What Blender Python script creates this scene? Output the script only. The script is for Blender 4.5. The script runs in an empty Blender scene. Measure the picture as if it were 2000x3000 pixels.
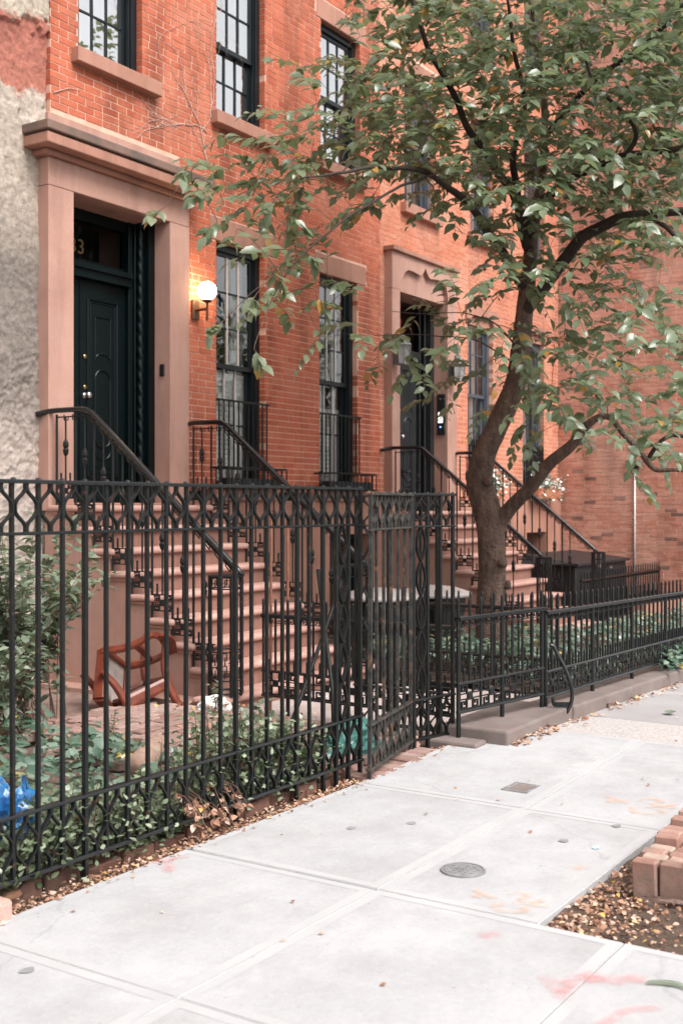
import bpy, bmesh, math, random
from mathutils import Vector, Matrix, noise
random.seed(7)
R = math.radians
sc = bpy.context.scene
COL = sc.collection

# ------------------------------------------------------------------ camera
H = 1.55
ANG = math.atan(2180 / 3350)
CA, SA = math.cos(ANG), math.sin(ANG)
cam = bpy.data.cameras.new('camera')
camo = bpy.data.objects.new('camera', cam)
COL.objects.link(camo)
camo.location = (0, 0, H)
camo.rotation_euler = (R(90), 0, ANG - R(90))
cam.sensor_fit = 'VERTICAL'
cam.sensor_height = 36.0
cam.sensor_width = 24.0
cam.lens = 3350 / 3000 * 36.0
cam.shift_y = -20 / 3000
cam.clip_start = 0.05
cam.clip_end = 2000
cam.dof.use_dof = True
cam.dof.focus_distance = 6.8
cam.dof.aperture_fstop = 3.2
sc.camera = camo

# ------------------------------------------------------------------ sky, sun, exposure
SUN_EL, SUN_AZ = R(52), R(-104)          # direction the light comes from, azimuth from +X
w = bpy.data.worlds.new('World')
sc.world = w
w.use_nodes = True
wn = w.node_tree.nodes
wl = w.node_tree.links
wn.clear()
wo = wn.new('ShaderNodeOutputWorld')
bg = wn.new('ShaderNodeBackground')
sky = wn.new('ShaderNodeTexSky')
sky.sky_type = 'NISHITA'
sky.sun_disc = False
sky.sun_elevation = SUN_EL
sky.sun_rotation = R(90) - SUN_AZ
sky.air_density = 1.0
sky.dust_density = 4.0
sky.ozone_density = 1.0
hs = wn.new('ShaderNodeHueSaturation')
hs.inputs['Saturation'].default_value = 0.12
wl.new(sky.outputs[0], hs.inputs['Color'])
wl.new(hs.outputs[0], bg.inputs['Color'])
bg.inputs['Strength'].default_value = 0.15
wl.new(bg.outputs[0], wo.inputs[0])
sun = bpy.data.lights.new('sun', 'SUN')
sun.energy = 1.5
sun.angle = R(30)
sun.color = (1.0, 0.955, 0.905)
suno = bpy.data.objects.new('sun', sun)
COL.objects.link(suno)
sd = Vector((math.cos(SUN_EL) * math.cos(SUN_AZ), math.cos(SUN_EL) * math.sin(SUN_AZ), math.sin(SUN_EL)))
suno.rotation_euler = sd.to_track_quat('Z', 'Y').to_euler()
suno.location = (0, -10, 20)
vs = sc.view_settings
vs.view_transform = 'Standard'
vs.look = 'None'
vs.gamma = 1.0
vs.use_curve_mapping = False
vs.exposure = 1.06
sc.cycles.use_denoising = True
sc.cycles.max_bounces = 8
sc.cycles.diffuse_bounces = 4
sc.cycles.glossy_bounces = 3
sc.cycles.transparent_max_bounces = 12
sc.cycles.sample_clamp_indirect = 6.0


def G(x):
    """ground height: the walk heaves a little beyond the gate, then drops gently down the street"""
    if x < 5.5:
        return 0.0
    if x < 7.2:
        return 0.04 * (x - 5.5) / 1.7
    return 0.04 - 0.022 * (x - 7.2)


# ------------------------------------------------------------------ materials
MATS = {}


def new_mat(name):
    m = bpy.data.materials.new(name)
    m.use_nodes = True
    nt = m.node_tree
    b = nt.nodes['Principled BSDF']
    MATS[name] = m
    return m, nt, b


def noise_tex(nt, scale, detail=4.0, rough=0.6, src=None, vec_scale=None):
    n = nt.nodes.new('ShaderNodeTexNoise')
    n.inputs['Scale'].default_value = scale
    n.inputs['Detail'].default_value = detail
    n.inputs['Roughness'].default_value = rough
    g = nt.nodes.new('ShaderNodeNewGeometry')
    if vec_scale:
        mp = nt.nodes.new('ShaderNodeMapping')
        mp.inputs['Scale'].default_value = vec_scale
        nt.links.new(g.outputs['Position'], mp.inputs['Vector'])
        nt.links.new(mp.outputs[0], n.inputs['Vector'])
    else:
        nt.links.new(g.outputs['Position'], n.inputs['Vector'])
    return n


def ramp(nt, src, stops):
    r = nt.nodes.new('ShaderNodeValToRGB')
    e = r.color_ramp.elements
    while len(e) > 1:
        e.remove(e[-1])
    e[0].position = stops[0][0]
    e[0].color = (*stops[0][1], 1)
    for p, c in stops[1:]:
        k = e.new(p)
        k.color = (*c, 1)
    nt.links.new(src, r.inputs[0])
    return r


def mixc(nt, fac, a, b, mode='MIX'):
    m = nt.nodes.new('ShaderNodeMix')
    m.data_type = 'RGBA'
    m.blend_type = mode
    if isinstance(fac, (int, float)):
        m.inputs[0].default_value = fac
    else:
        nt.links.new(fac, m.inputs[0])
    for s, i in ((a, 6), (b, 7)):
        if isinstance(s, tuple):
            m.inputs[i].default_value = (*s, 1)
        else:
            nt.links.new(s, m.inputs[i])
    return m.outputs[2]


def bump(nt, b, src, strength, dist=0.01):
    n = nt.nodes.new('ShaderNodeBump')
    n.inputs['Strength'].default_value = strength
    n.inputs['Distance'].default_value = dist
    nt.links.new(src, n.inputs['Height'])
    nt.links.new(n.outputs[0], b.inputs['Normal'])
    return n


def mat(name, c1, c2=None, rough=0.7, scale=6.0, bscale=60.0, bst=0.3, bdist=0.004, metal=0.0,
        stain_or_glint=None, stain_scale=2.0, stain_lo=0.52, stain_hi=0.72, vec_scale=None, spec=0.5, fine=None, streak=None, specks=None, cracks=None):
    m, nt, b = new_mat(name)
    c2 = c2 or tuple(min(1, x * 1.25) for x in c1)
    n = noise_tex(nt, scale, vec_scale=vec_scale)
    r = ramp(nt, n.outputs['Fac'], [(0.3, c1), (0.7, c2)])
    out = r.outputs[0]
    if stain_or_glint:
        s = noise_tex(nt, stain_scale, 6, 0.65)
        sr = ramp(nt, s.outputs['Fac'], [(stain_lo, (0, 0, 0)), (stain_hi, (1, 1, 1))])
        out = mixc(nt, sr.outputs[0], out, stain_or_glint)
    if fine:
        f = noise_tex(nt, 180, 3, 0.7)
        fr = ramp(nt, f.outputs['Fac'], [(0.3, (fine,) * 3), (0.7, (2 - fine,) * 3)])
        out = mixc(nt, 1.0, out, fr.outputs[0], 'MULTIPLY')
    if streak:    # run-off stains, drawn out downwards
        k = noise_tex(nt, 5.0, 6, 0.66, vec_scale=(1, 1, 0.18))
        kr = ramp(nt, k.outputs['Fac'], [(0.34, (streak,) * 3), (0.54, (1, 1, 1))])
        out = mixc(nt, 1.0, out, kr.outputs[0], 'MULTIPLY')
    if specks:    # blotchy cement, then small trodden-in dark spots
        for sc_, dv in ((6.5, .07), (38.0, .06)):
            mo = noise_tex(nt, sc_, 6, 0.7)
            mr_ = ramp(nt, mo.outputs['Fac'], [(0.3, (1 - dv,) * 3), (0.7, (1 + dv,) * 3)])
            out = mixc(nt, 1.0, out, mr_.outputs[0], 'MULTIPLY')
        for sc_, hi in ((2.1, .022), (5.5, .030), (17.0, .05)):
            vo = nt.nodes.new('ShaderNodeTexVoronoi')
            vo.inputs['Scale'].default_value = sc_
            g = nt.nodes.new('ShaderNodeNewGeometry')
            nt.links.new(g.outputs['Position'], vo.inputs['Vector'])
            vr = ramp(nt, vo.outputs['Distance'], [(hi, (specks,) * 3), (hi * 1.7, (1, 1, 1))])
            out = mixc(nt, 1.0, out, vr.outputs[0], 'MULTIPLY')
    if cracks:
        wn_ = noise_tex(nt, 1.4, 5, 0.6)
        vo = nt.nodes.new('ShaderNodeTexVoronoi')
        vo.feature = 'DISTANCE_TO_EDGE'
        vo.inputs['Scale'].default_value = 0.45
        g = nt.nodes.new('ShaderNodeNewGeometry')
        ad_ = nt.nodes.new('ShaderNodeMix')
        ad_.data_type = 'RGBA'
        ad_.blend_type = 'ADD'
        ad_.inputs[0].default_value = 0.5
        nt.links.new(g.outputs['Position'], ad_.inputs[6])
        nt.links.new(wn_.outputs['Color'], ad_.inputs[7])
        nt.links.new(ad_.outputs[2], vo.inputs['Vector'])
        vr = ramp(nt, vo.outputs['Distance'], [(0.0, (cracks,) * 3), (0.0028, (1, 1, 1))])
        out = mixc(nt, 1.0, out, vr.outputs[0], 'MULTIPLY')
    nt.links.new(out, b.inputs['Base Color'])
    b.inputs['Roughness'].default_value = rough
    b.inputs['Metallic'].default_value = metal
    b.inputs['Specular IOR Level'].default_value = spec
    if bst:
        bn = noise_tex(nt, bscale, 5, 0.65)
        bump(nt, b, bn.outputs['Fac'], bst, bdist)
    return m


def rand_tint(nt):
    """per piece value 0..1: face attribute 'tint' of joined pieces plus the object's own random"""
    a = nt.nodes.new('ShaderNodeAttribute')
    a.attribute_name = 'tint'
    o = nt.nodes.new('ShaderNodeObjectInfo')
    s = nt.nodes.new('ShaderNodeMath')
    s.operation = 'ADD'
    nt.links.new(a.outputs['Fac'], s.inputs[0])
    nt.links.new(o.outputs['Random'], s.inputs[1])
    f = nt.nodes.new('ShaderNodeMath')
    f.operation = 'FRACT'
    nt.links.new(s.outputs[0], f.inputs[0])
    return f.outputs[0]


def brick_mat(name, stops, pale, pale_lo, pale_hi, dirt=None, rough=0.85, soot=None):
    m, nt, b = new_mat(name)
    t = rand_tint(nt)
    r = ramp(nt, t, stops)
    n = noise_tex(nt, 26, 5, 0.7)
    v = ramp(nt, n.outputs['Fac'], [(0.25, (0.78,) * 3), (0.75, (1.2,) * 3)])
    out = mixc(nt, 1.0, r.outputs[0], v.outputs[0], 'MULTIPLY')
    s = noise_tex(nt, 1.1, 7, 0.68)
    sr = ramp(nt, s.outputs['Fac'], [(pale_lo, (0, 0, 0)), (pale_hi, (0.75,) * 3)])
    out = mixc(nt, sr.outputs[0], out, pale)
    if dirt:
        d = noise_tex(nt, 5.5, 6, 0.7)
        dr = ramp(nt, d.outputs['Fac'], [(0.46, (0, 0, 0)), (0.66, (0.8,) * 3)])
        out = mixc(nt, dr.outputs[0], out, dirt)
    if soot:      # rain streaks and soot, drawn out downwards
        k = noise_tex(nt, 2.4, 6, 0.62, vec_scale=(1, 1, 0.22))
        kr = ramp(nt, k.outputs['Fac'], [(0.36, (soot,) * 3), (0.52, (1, 1, 1))])
        out = mixc(nt, 1.0, out, kr.outputs[0], 'MULTIPLY')
    nt.links.new(out, b.inputs['Base Color'])
    b.inputs['Roughness'].default_value = rough
    b.inputs['Specular IOR Level'].default_value = 0.3
    bn = noise_tex(nt, 90, 5, 0.7)
    bump(nt, b, bn.outputs['Fac'], 0.5, 0.004)
    return m


brick_mat('brick_a', [(0.0, (0.365, 0.088, 0.046)), (0.12, (0.415, 0.103, 0.054)), (0.6, (0.445, 0.120, 0.064)),
                      (0.9, (0.47, 0.135, 0.074)), (1.0, (0.40, 0.112, 0.066))], (0.53, 0.25, 0.17), 0.50, 0.88, soot=0.58)
brick_mat('brick_b', [(0.0, (0.46, 0.145, 0.080)), (0.5, (0.50, 0.175, 0.102)), (1.0, (0.54, 0.21, 0.13))],
          (0.64, 0.37, 0.27), 0.44, 0.82, soot=0.7)
brick_mat('brick_c', [(0.0, (0.15, 0.08, 0.068)), (0.05, (0.18, 0.09, 0.07)), (0.07, (0.43, 0.165, 0.11)), (0.4, (0.48, 0.20, 0.137)),
                      (0.7, (0.52, 0.245, 0.175)), (1.0, (0.44, 0.195, 0.145))], (0.68, 0.45, 0.36), 0.42, 0.8, soot=0.7)
brick_mat('brick_dark', [(0.0, (0.075, 0.035, 0.026)), (1.0, (0.14, 0.07, 0.052))], (0.16, 0.10, 0.08), 0.5, 0.8)
brick_mat('brick_old', [(0.0, (0.22, 0.10, 0.075)), (0.5, (0.31, 0.155, 0.12)), (0.8, (0.36, 0.26, 0.205)), (1.0, (0.26, 0.115, 0.085))],
          (0.46, 0.36, 0.31), 0.45, 0.7, dirt=(0.2, 0.15, 0.12))
brick_mat('paver', [(0.0, (0.22, 0.125, 0.105)), (0.5, (0.29, 0.175, 0.15)), (1.0, (0.34, 0.235, 0.21))],
          (0.5, 0.42, 0.38), 0.5, 0.75, dirt=(0.2, 0.15, 0.12))
mat('mortar_a', (0.58, 0.31, 0.22), (0.70, 0.42, 0.32), 0.9, 9)
mat('mortar_b', (0.61, 0.36, 0.265), (0.70, 0.45, 0.345), 0.9, 9)
mat('mortar_c', (0.62, 0.42, 0.34), (0.72, 0.52, 0.43), 0.9, 9)
mat('brownstone', (0.33, 0.155, 0.108), (0.40, 0.20, 0.145), 0.85, 2.2, 120, 0.25, stain_or_glint=(0.25, 0.118, 0.083), stain_scale=0.9,
    stain_lo=0.5, stain_hi=0.8, fine=0.82, streak=0.78)
mat('brownstone_pale', (0.385, 0.21, 0.162), (0.45, 0.262, 0.208), 0.85, 2.2, 120, 0.25, fine=0.84, streak=0.82, stain_or_glint=(0.34, 0.18, 0.14), stain_scale=1.2)
mat('brownstone_shaded', (0.195, 0.092, 0.068), (0.255, 0.128, 0.097), 0.88, 3, 120, 0.3, fine=0.82, streak=0.8, stain_or_glint=(0.18, 0.088, 0.065), stain_scale=1.6)  # risers: the shade under each nosing is put into this darker colour
mat('brownstone_side', (0.33, 0.185, 0.144), (0.40, 0.235, 0.188), 0.85, 2.2, 120, 0.3, fine=0.84, streak=0.86, stain_or_glint=(0.33, 0.18, 0.14), stain_scale=1.4)
mat('brownstone_cap', (0.15, 0.095, 0.075), (0.22, 0.13, 0.10), 0.9, 3, 90, 0.35, stain_or_glint=(0.085, 0.068, 0.058), stain_scale=2.5, stain_lo=0.42,
    stain_hi=0.66, fine=0.85)
mat('tread', (0.37, 0.205, 0.166), (0.47, 0.285, 0.24), 0.8, 5, 120, 0.3, fine=0.8, stain_or_glint=(0.31, 0.165, 0.13), stain_scale=3)
mat('iron', (0.0035, 0.0045, 0.005), (0.009, 0.010, 0.010), 0.48, 14, 150, 0.35, 0.002, spec=0.34, stain_or_glint=(0.085, 0.036, 0.02), stain_scale=24,
    stain_lo=0.60, stain_hi=0.72)
mat('iron_gloss', (0.004, 0.005, 0.006), (0.010, 0.011, 0.011), 0.27, 14, 60, 0.2, 0.002, spec=0.6, stain_or_glint=(0.07, 0.032, 0.02), stain_scale=24,
    stain_lo=0.64, stain_hi=0.74)
mat('iron_worn', (0.010, 0.011, 0.011), (0.055, 0.052, 0.047), 0.5, spec=0.35, scale=22, bscale=150, bst=0.5, bdist=0.003, stain_or_glint=(0.16, 0.085, 0.05), stain_scale=14,
    stain_lo=0.56, stain_hi=0.70)
mat('iron_rust', (0.16, 0.055, 0.028), (0.24, 0.10, 0.06), 0.8, 20, 120, 0.5)
mat('door_green', (0.0010, 0.0042, 0.0048), (0.0018, 0.0060, 0.0068), 0.34, 3, 60, 0.15, 0.002, spec=0.24)
mat('frame_dark', (0.004, 0.007, 0.009), (0.008, 0.012, 0.014), 0.4, 4, 60, 0.15, 0.002, spec=0.35)
mat('frame_grey', (0.05, 0.06, 0.075), (0.075, 0.085, 0.10), 0.45, 4, 60, 0.15, 0.002)
mat('muntin_pale', (0.50, 0.44, 0.41), (0.58, 0.52, 0.49), 0.5, 4, 60, 0.1)
mat('brass', (0.40, 0.26, 0.13), (0.48, 0.33, 0.18), 0.35, 8, 60, 0.1, metal=1.0)
mat('bronze', (0.10, 0.05, 0.03), (0.14, 0.075, 0.045), 0.45, 8, 60, 0.1, metal=0.6)
mat('steel', (0.55, 0.55, 0.55), (0.62, 0.62, 0.62), 0.3, 8, 60, 0.1, metal=0.9)
mat('galvanised', (0.45, 0.45, 0.46), (0.55, 0.55, 0.56), 0.45, 8, 60, 0.1, metal=0.5)
mat('lantern_grey', (0.13, 0.14, 0.145), (0.20, 0.21, 0.215), 0.5, 12, 60, 0.3)
mat('lantern_glass', (0.22, 0.215, 0.21), (0.32, 0.31, 0.30), 0.25, 8, 60, 0)
mat('black_plastic', (0.008, 0.009, 0.010), (0.016, 0.017, 0.019), 0.45, 5, 60, 0.2)
mat('grey_plastic', (0.50, 0.44, 0.42), (0.58, 0.53, 0.51), 0.5, 5, 60, 0.15)
mat('white_plaster', (0.72, 0.71, 0.70), (0.8, 0.79, 0.78), 0.7, 4, 40, 0.3)
mat('curtain', (0.82, 0.81, 0.79), (0.90, 0.89, 0.87), 0.9, 3, 30, 0.1)
mat('interior', (0.03, 0.032, 0.03), (0.05, 0.05, 0.045), 0.9, 2, 30, 0)
mat('orange_glass', (0.36, 0.05, 0.015), (0.45, 0.08, 0.02), 0.3, 3, 30, 0)
mat('concrete', (0.335, 0.329, 0.334), (0.395, 0.389, 0.394), 0.85, 1.3, 260, 0.25, 0.002, stain_or_glint=(0.30, 0.292, 0.294), stain_scale=2.2,
    stain_lo=0.46, stain_hi=0.78, fine=0.90, vec_scale=(1, 1, 1), specks=0.74, cracks=0.86)
mat('concrete_edge', (0.352, 0.346, 0.35), (0.405, 0.399, 0.403), 0.85, 3, 200, 0.2, 0.002, fine=0.94)
mat('aggregate', (0.27, 0.24, 0.23), (0.50, 0.46, 0.44), 0.9, 55, 160, 0.6, 0.004)
mat('bluestone', (0.27, 0.25, 0.252), (0.33, 0.31, 0.31), 0.75, 1.6, 120, 0.2, 0.003, stain_or_glint=(0.40, 0.365, 0.35), stain_scale=1.5,
    stain_lo=0.58, stain_hi=0.7, fine=0.92)
mat('kerb', (0.13, 0.10, 0.09), (0.20, 0.162, 0.148), 0.85, 3, 90, 0.4, stain_or_glint=(0.17, 0.115, 0.095), stain_scale=4, fine=0.85)
mat('path_stone', (0.33, 0.265, 0.245), (0.43, 0.36, 0.335), 0.85, 3, 120, 0.3, fine=0.85, stain_or_glint=(0.26, 0.20, 0.18), stain_scale=2.5)
mat('soil', (0.055, 0.035, 0.025), (0.13, 0.085, 0.062), 0.95, 9, 70, 0.9, 0.02, fine=0.7)
mat('soil_dry', (0.16, 0.10, 0.08), (0.30, 0.21, 0.175), 0.95, 6, 60, 0.8, 0.015, fine=0.75)
mat('asphalt', (0.05, 0.05, 0.052), (0.075, 0.073, 0.072), 0.85, 6, 120, 0.4)
mat('cast_iron', (0.13, 0.13, 0.135), (0.27, 0.265, 0.265), 0.6, 16, 90, 0.6, 0.004)
mat('bark', (0.06, 0.036, 0.027), (0.185, 0.115, 0.086), 0.85, 14, 26, 1.0, 0.05, stain_or_glint=(0.19, 0.115, 0.085), stain_scale=7, stain_lo=0.55,
    stain_hi=0.72, vec_scale=(1, 1, 0.35))
mat('bark_dark', (0.016, 0.010, 0.008), (0.045, 0.028, 0.021), 0.85, 12, 50, 0.7, 0.01)
mat('twig', (0.07, 0.035, 0.025), (0.15, 0.085, 0.06), 0.7, 12, 60, 0.2)
mat('mahogany', (0.10, 0.020, 0.011), (0.20, 0.045, 0.021), 0.38, 16, 60, 0.2, stain_or_glint=(0.10, 0.032, 0.02), stain_scale=5)
mat('old_wood', (0.30, 0.24, 0.21), (0.42, 0.36, 0.33), 0.8, 14, 60, 0.3)
mat('cane', (0.12, 0.075, 0.055), (0.2, 0.13, 0.1), 0.9, 60, 120, 0.5)
mat('blue_bag', (0.008, 0.035, 0.15), (0.03, 0.19, 0.40), 0.22, 11, 40, 0.4, stain_or_glint=(0.36, 0.52, 0.62), stain_scale=9, stain_lo=0.56, stain_hi=0.64)  # pale patches are reflective highlights put into the plastic's colour
mat('green_bag', (0.035, 0.12, 0.10), (0.07, 0.19, 0.165), 0.32, 5, 40, 0.3)
mat('rock', (0.60, 0.57, 0.55), (0.72, 0.70, 0.68), 0.9, 8, 60, 0.6)
mat('pale_log', (0.26, 0.16, 0.12), (0.40, 0.27, 0.21), 0.9, 18, 60, 0.6)
mat('gold', (0.10, 0.055, 0.018), (0.13, 0.075, 0.025), 0.6, 8, 60, 0)
mat('terracotta', (0.42, 0.15, 0.08), (0.5, 0.2, 0.11), 0.8, 8, 60, 0.2)
mat('blue_scrap', (0.35, 0.6, 0.8), (0.45, 0.7, 0.85), 0.6, 20, 60, 0)
mat('white_flower', (0.68, 0.72, 0.66), (0.8, 0.82, 0.78), 0.7, 8, 60, 0)
mat('vine', (0.42, 0.30, 0.25), (0.55, 0.42, 0.36), 0.9, 12, 60, 0.2)


def stucco_mat():
    m, nt, b = new_mat('stucco')
    g = nt.nodes.new('ShaderNodeNewGeometry')
    sx = nt.nodes.new('ShaderNodeSeparateXYZ')
    nt.links.new(g.outputs['Position'], sx.inputs[0])
    nz = noise_tex(nt, 4.5, 8, 0.75)
    ad = nt.nodes.new('ShaderNodeMath')
    ad.operation = 'MULTIPLY_ADD'
    nt.links.new(nz.outputs['Fac'], ad.inputs[0])
    ad.inputs[1].default_value = 0.55
    nt.links.new(sx.outputs['Z'], ad.inputs[2])
    mr = nt.nodes.new('ShaderNodeMapRange')
    nt.links.new(ad.outputs[0], mr.inputs[0])
    mr.inputs[1].default_value = 0.12
    mr.inputs[2].default_value = 8.12
    zb = ramp(nt, mr.outputs[0], [(0.0, (0.48, 0.405, 0.36)), (0.27, (0.47, 0.39, 0.345)), (0.33, (0.24, 0.20, 0.175)), (0.47, (0.22, 0.185, 0.16)),
                                  (0.55, (0.44, 0.365, 0.30)), (0.663, (0.45, 0.37, 0.31)), (0.668, (0.42, 0.155, 0.11)), (0.742, (0.40, 0.14, 0.10)),
                                  (0.747, (0.46, 0.39, 0.31)), (0.83, (0.46, 0.39, 0.32)), (0.835, (0.58, 0.56, 0.53)), (1.0, (0.58, 0.56, 0.53))])
    f = noise_tex(nt, 22, 6, 0.7)
    fr = ramp(nt, f.outputs['Fac'], [(0.3, (0.55,) * 3), (0.62, (1.10,) * 3)])
    out = mixc(nt, 1.0, zb.outputs[0], fr.outputs[0], 'MULTIPLY')
    nt.links.new(out, b.inputs['Base Color'])
    b.inputs['Roughness'].default_value = 0.92
    bn = noise_tex(nt, 70, 8, 0.75)
    bump(nt, b, bn.outputs['Fac'], 0.9, 0.014)


stucco_mat()


def leaf_mat(name, stops, rough=0.4, trans=0.3, tcol=(0.16, 0.22, 0.05), spec=0.5):
    m, nt, b = new_mat(name)
    t = rand_tint(nt)
    r = ramp(nt, t, stops)
    nt.links.new(r.outputs[0], b.inputs['Base Color'])
    b.inputs['Roughness'].default_value = rough
    b.inputs['Specular IOR Level'].default_value = spec
    tr = nt.nodes.new('ShaderNodeBsdfTranslucent')
    tc = mixc(nt, 0.5, r.outputs[0], tcol)
    nt.links.new(tc, tr.inputs['Color'])
    mx = nt.nodes.new('ShaderNodeMixShader')
    mx.inputs[0].default_value = trans
    nt.links.new(b.outputs[0], mx.inputs[1])
    nt.links.new(tr.outputs[0], mx.inputs[2])
    nt.links.new(mx.outputs[0], nt.nodes['Material Output'].inputs['Surface'])
    return m


leaf_mat('leaf_tree', [(0.0, (0.095, 0.132, 0.068)), (0.4, (0.148, 0.19, 0.108)), (0.8, (0.205, 0.248, 0.155)), (0.968, (0.245, 0.285, 0.185)),
                       (0.975, (0.48, 0.30, 0.07)), (1.0, (0.42, 0.19, 0.05))], 0.26, 0.44, (0.26, 0.32, 0.13), 0.7)
leaf_mat('leaf_ivy', [(0.0, (0.04, 0.08, 0.055)), (0.5, (0.095, 0.16, 0.115)), (0.9, (0.18, 0.25, 0.195)), (0.97, (0.22, 0.28, 0.215)),
                      (0.985, (0.42, 0.3, 0.08)), (1.0, (0.42, 0.3, 0.08))], 0.25, 0.2, spec=0.7)
leaf_mat('leaf_box', [(0.0, (0.08, 0.115, 0.06)), (0.5, (0.17, 0.215, 0.13)), (1.0, (0.36, 0.41, 0.29))], 0.36, 0.25)
leaf_mat('leaf_shrub', [(0.0, (0.11, 0.145, 0.095)), (0.5, (0.17, 0.21, 0.145)), (1.0, (0.26, 0.30, 0.22))], 0.42, 0.3)
leaf_mat('leaf_dead', [(0.0, (0.14, 0.07, 0.045)), (0.3, (0.33, 0.165, 0.105)), (0.6, (0.48, 0.29, 0.21)), (0.85, (0.62, 0.46, 0.37)),
                       (1.0, (0.55, 0.33, 0.08))], 0.8, 0.15, (0.4, 0.2, 0.08), 0.3)


def glass_mat(name, tint=(0.9, 0.93, 0.93), refl=0.0, fmul=1.5):
    m, nt, b = new_mat(name)
    nt.nodes.remove(b)
    fr = nt.nodes.new('ShaderNodeFresnel')
    fr.inputs['IOR'].default_value = 1.6
    ad = nt.nodes.new('ShaderNodeMath')
    ad.operation = 'MULTIPLY_ADD'
    ad.use_clamp = True
    nt.links.new(fr.outputs[0], ad.inputs[0])
    ad.inputs[1].default_value = fmul
    ad.inputs[2].default_value = refl
    tr = nt.nodes.new('ShaderNodeBsdfTransparent')
    tr.inputs[0].default_value = (*tint, 1)
    gl = nt.nodes.new('ShaderNodeBsdfGlossy')
    gl.inputs['Roughness'].default_value = 0.012
    nz = noise_tex(nt, 3.0, 2, 0.5)
    bm = nt.nodes.new('ShaderNodeBump')
    bm.inputs['Strength'].default_value = 0.06
    bm.inputs['Distance'].default_value = 0.02
    nt.links.new(nz.outputs['Fac'], bm.inputs['Height'])
    nt.links.new(bm.outputs[0], gl.inputs['Normal'])
    mx = nt.nodes.new('ShaderNodeMixShader')
    nt.links.new(ad.outputs[0], mx.inputs[0])
    nt.links.new(tr.outputs[0], mx.inputs[1])
    nt.links.new(gl.outputs[0], mx.inputs[2])
    nt.links.new(mx.outputs[0], nt.nodes['Material Output'].inputs['Surface'])


glass_mat('glass', (0.95, 0.96, 0.96), 0.12)
glass_mat('glass_bright', (0.97, 0.97, 0.96), 0.55)
glass_mat('glass_dim', (0.5, 0.52, 0.52), 0.0, 0.10)


def emit_mat(name, col, st):
    m, nt, b = new_mat(name)
    b.inputs['Base Color'].default_value = (0.8, 0.8, 0.8, 1)
    b.inputs['Emission Color'].default_value = (*col, 1)
    b.inputs['Emission Strength'].default_value = st


emit_mat('lamp_globe', (1.0, 0.76, 0.48), 18.0)
emit_mat('screen', (1.0, 0.98, 0.95), 0.7)
emit_mat('led_blue', (0.05, 0.2, 1.0), 2.0)


def paint_mat(name, col):
    """sprayed paint: coverage thins out towards the rim of each stroke"""
    m, nt, b = new_mat(name)
    b.inputs['Base Color'].default_value = (*col, 1)
    b.inputs['Roughness'].default_value = 0.8
    n = noise_tex(nt, 16, 6, 0.75)
    r = ramp(nt, n.outputs['Fac'], [(0.36, (0.04,) * 3), (0.70, (0.46,) * 3)])
    at = nt.nodes.new('ShaderNodeAttribute')
    at.attribute_name = 'cover'
    mu = nt.nodes.new('ShaderNodeMath')
    mu.operation = 'MULTIPLY'
    nt.links.new(r.outputs[0], mu.inputs[0])
    nt.links.new(at.outputs['Fac'], mu.inputs[1])
    nt.links.new(mu.outputs[0], b.inputs['Alpha'])


paint_mat('paint_pink', (0.66, 0.23, 0.22))
paint_mat('paint_orange', (0.72, 0.36, 0.18))
mat('spot_grey', (0.19, 0.188, 0.19), (0.25, 0.247, 0.25), 0.9, 30, 90, 0)


# ------------------------------------------------------------------ mesh helpers
def org(o):
    v = Vector((0, 0, 0))
    while o is not None:
        v += Vector(o.location)
        o = o.parent
    return v


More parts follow.
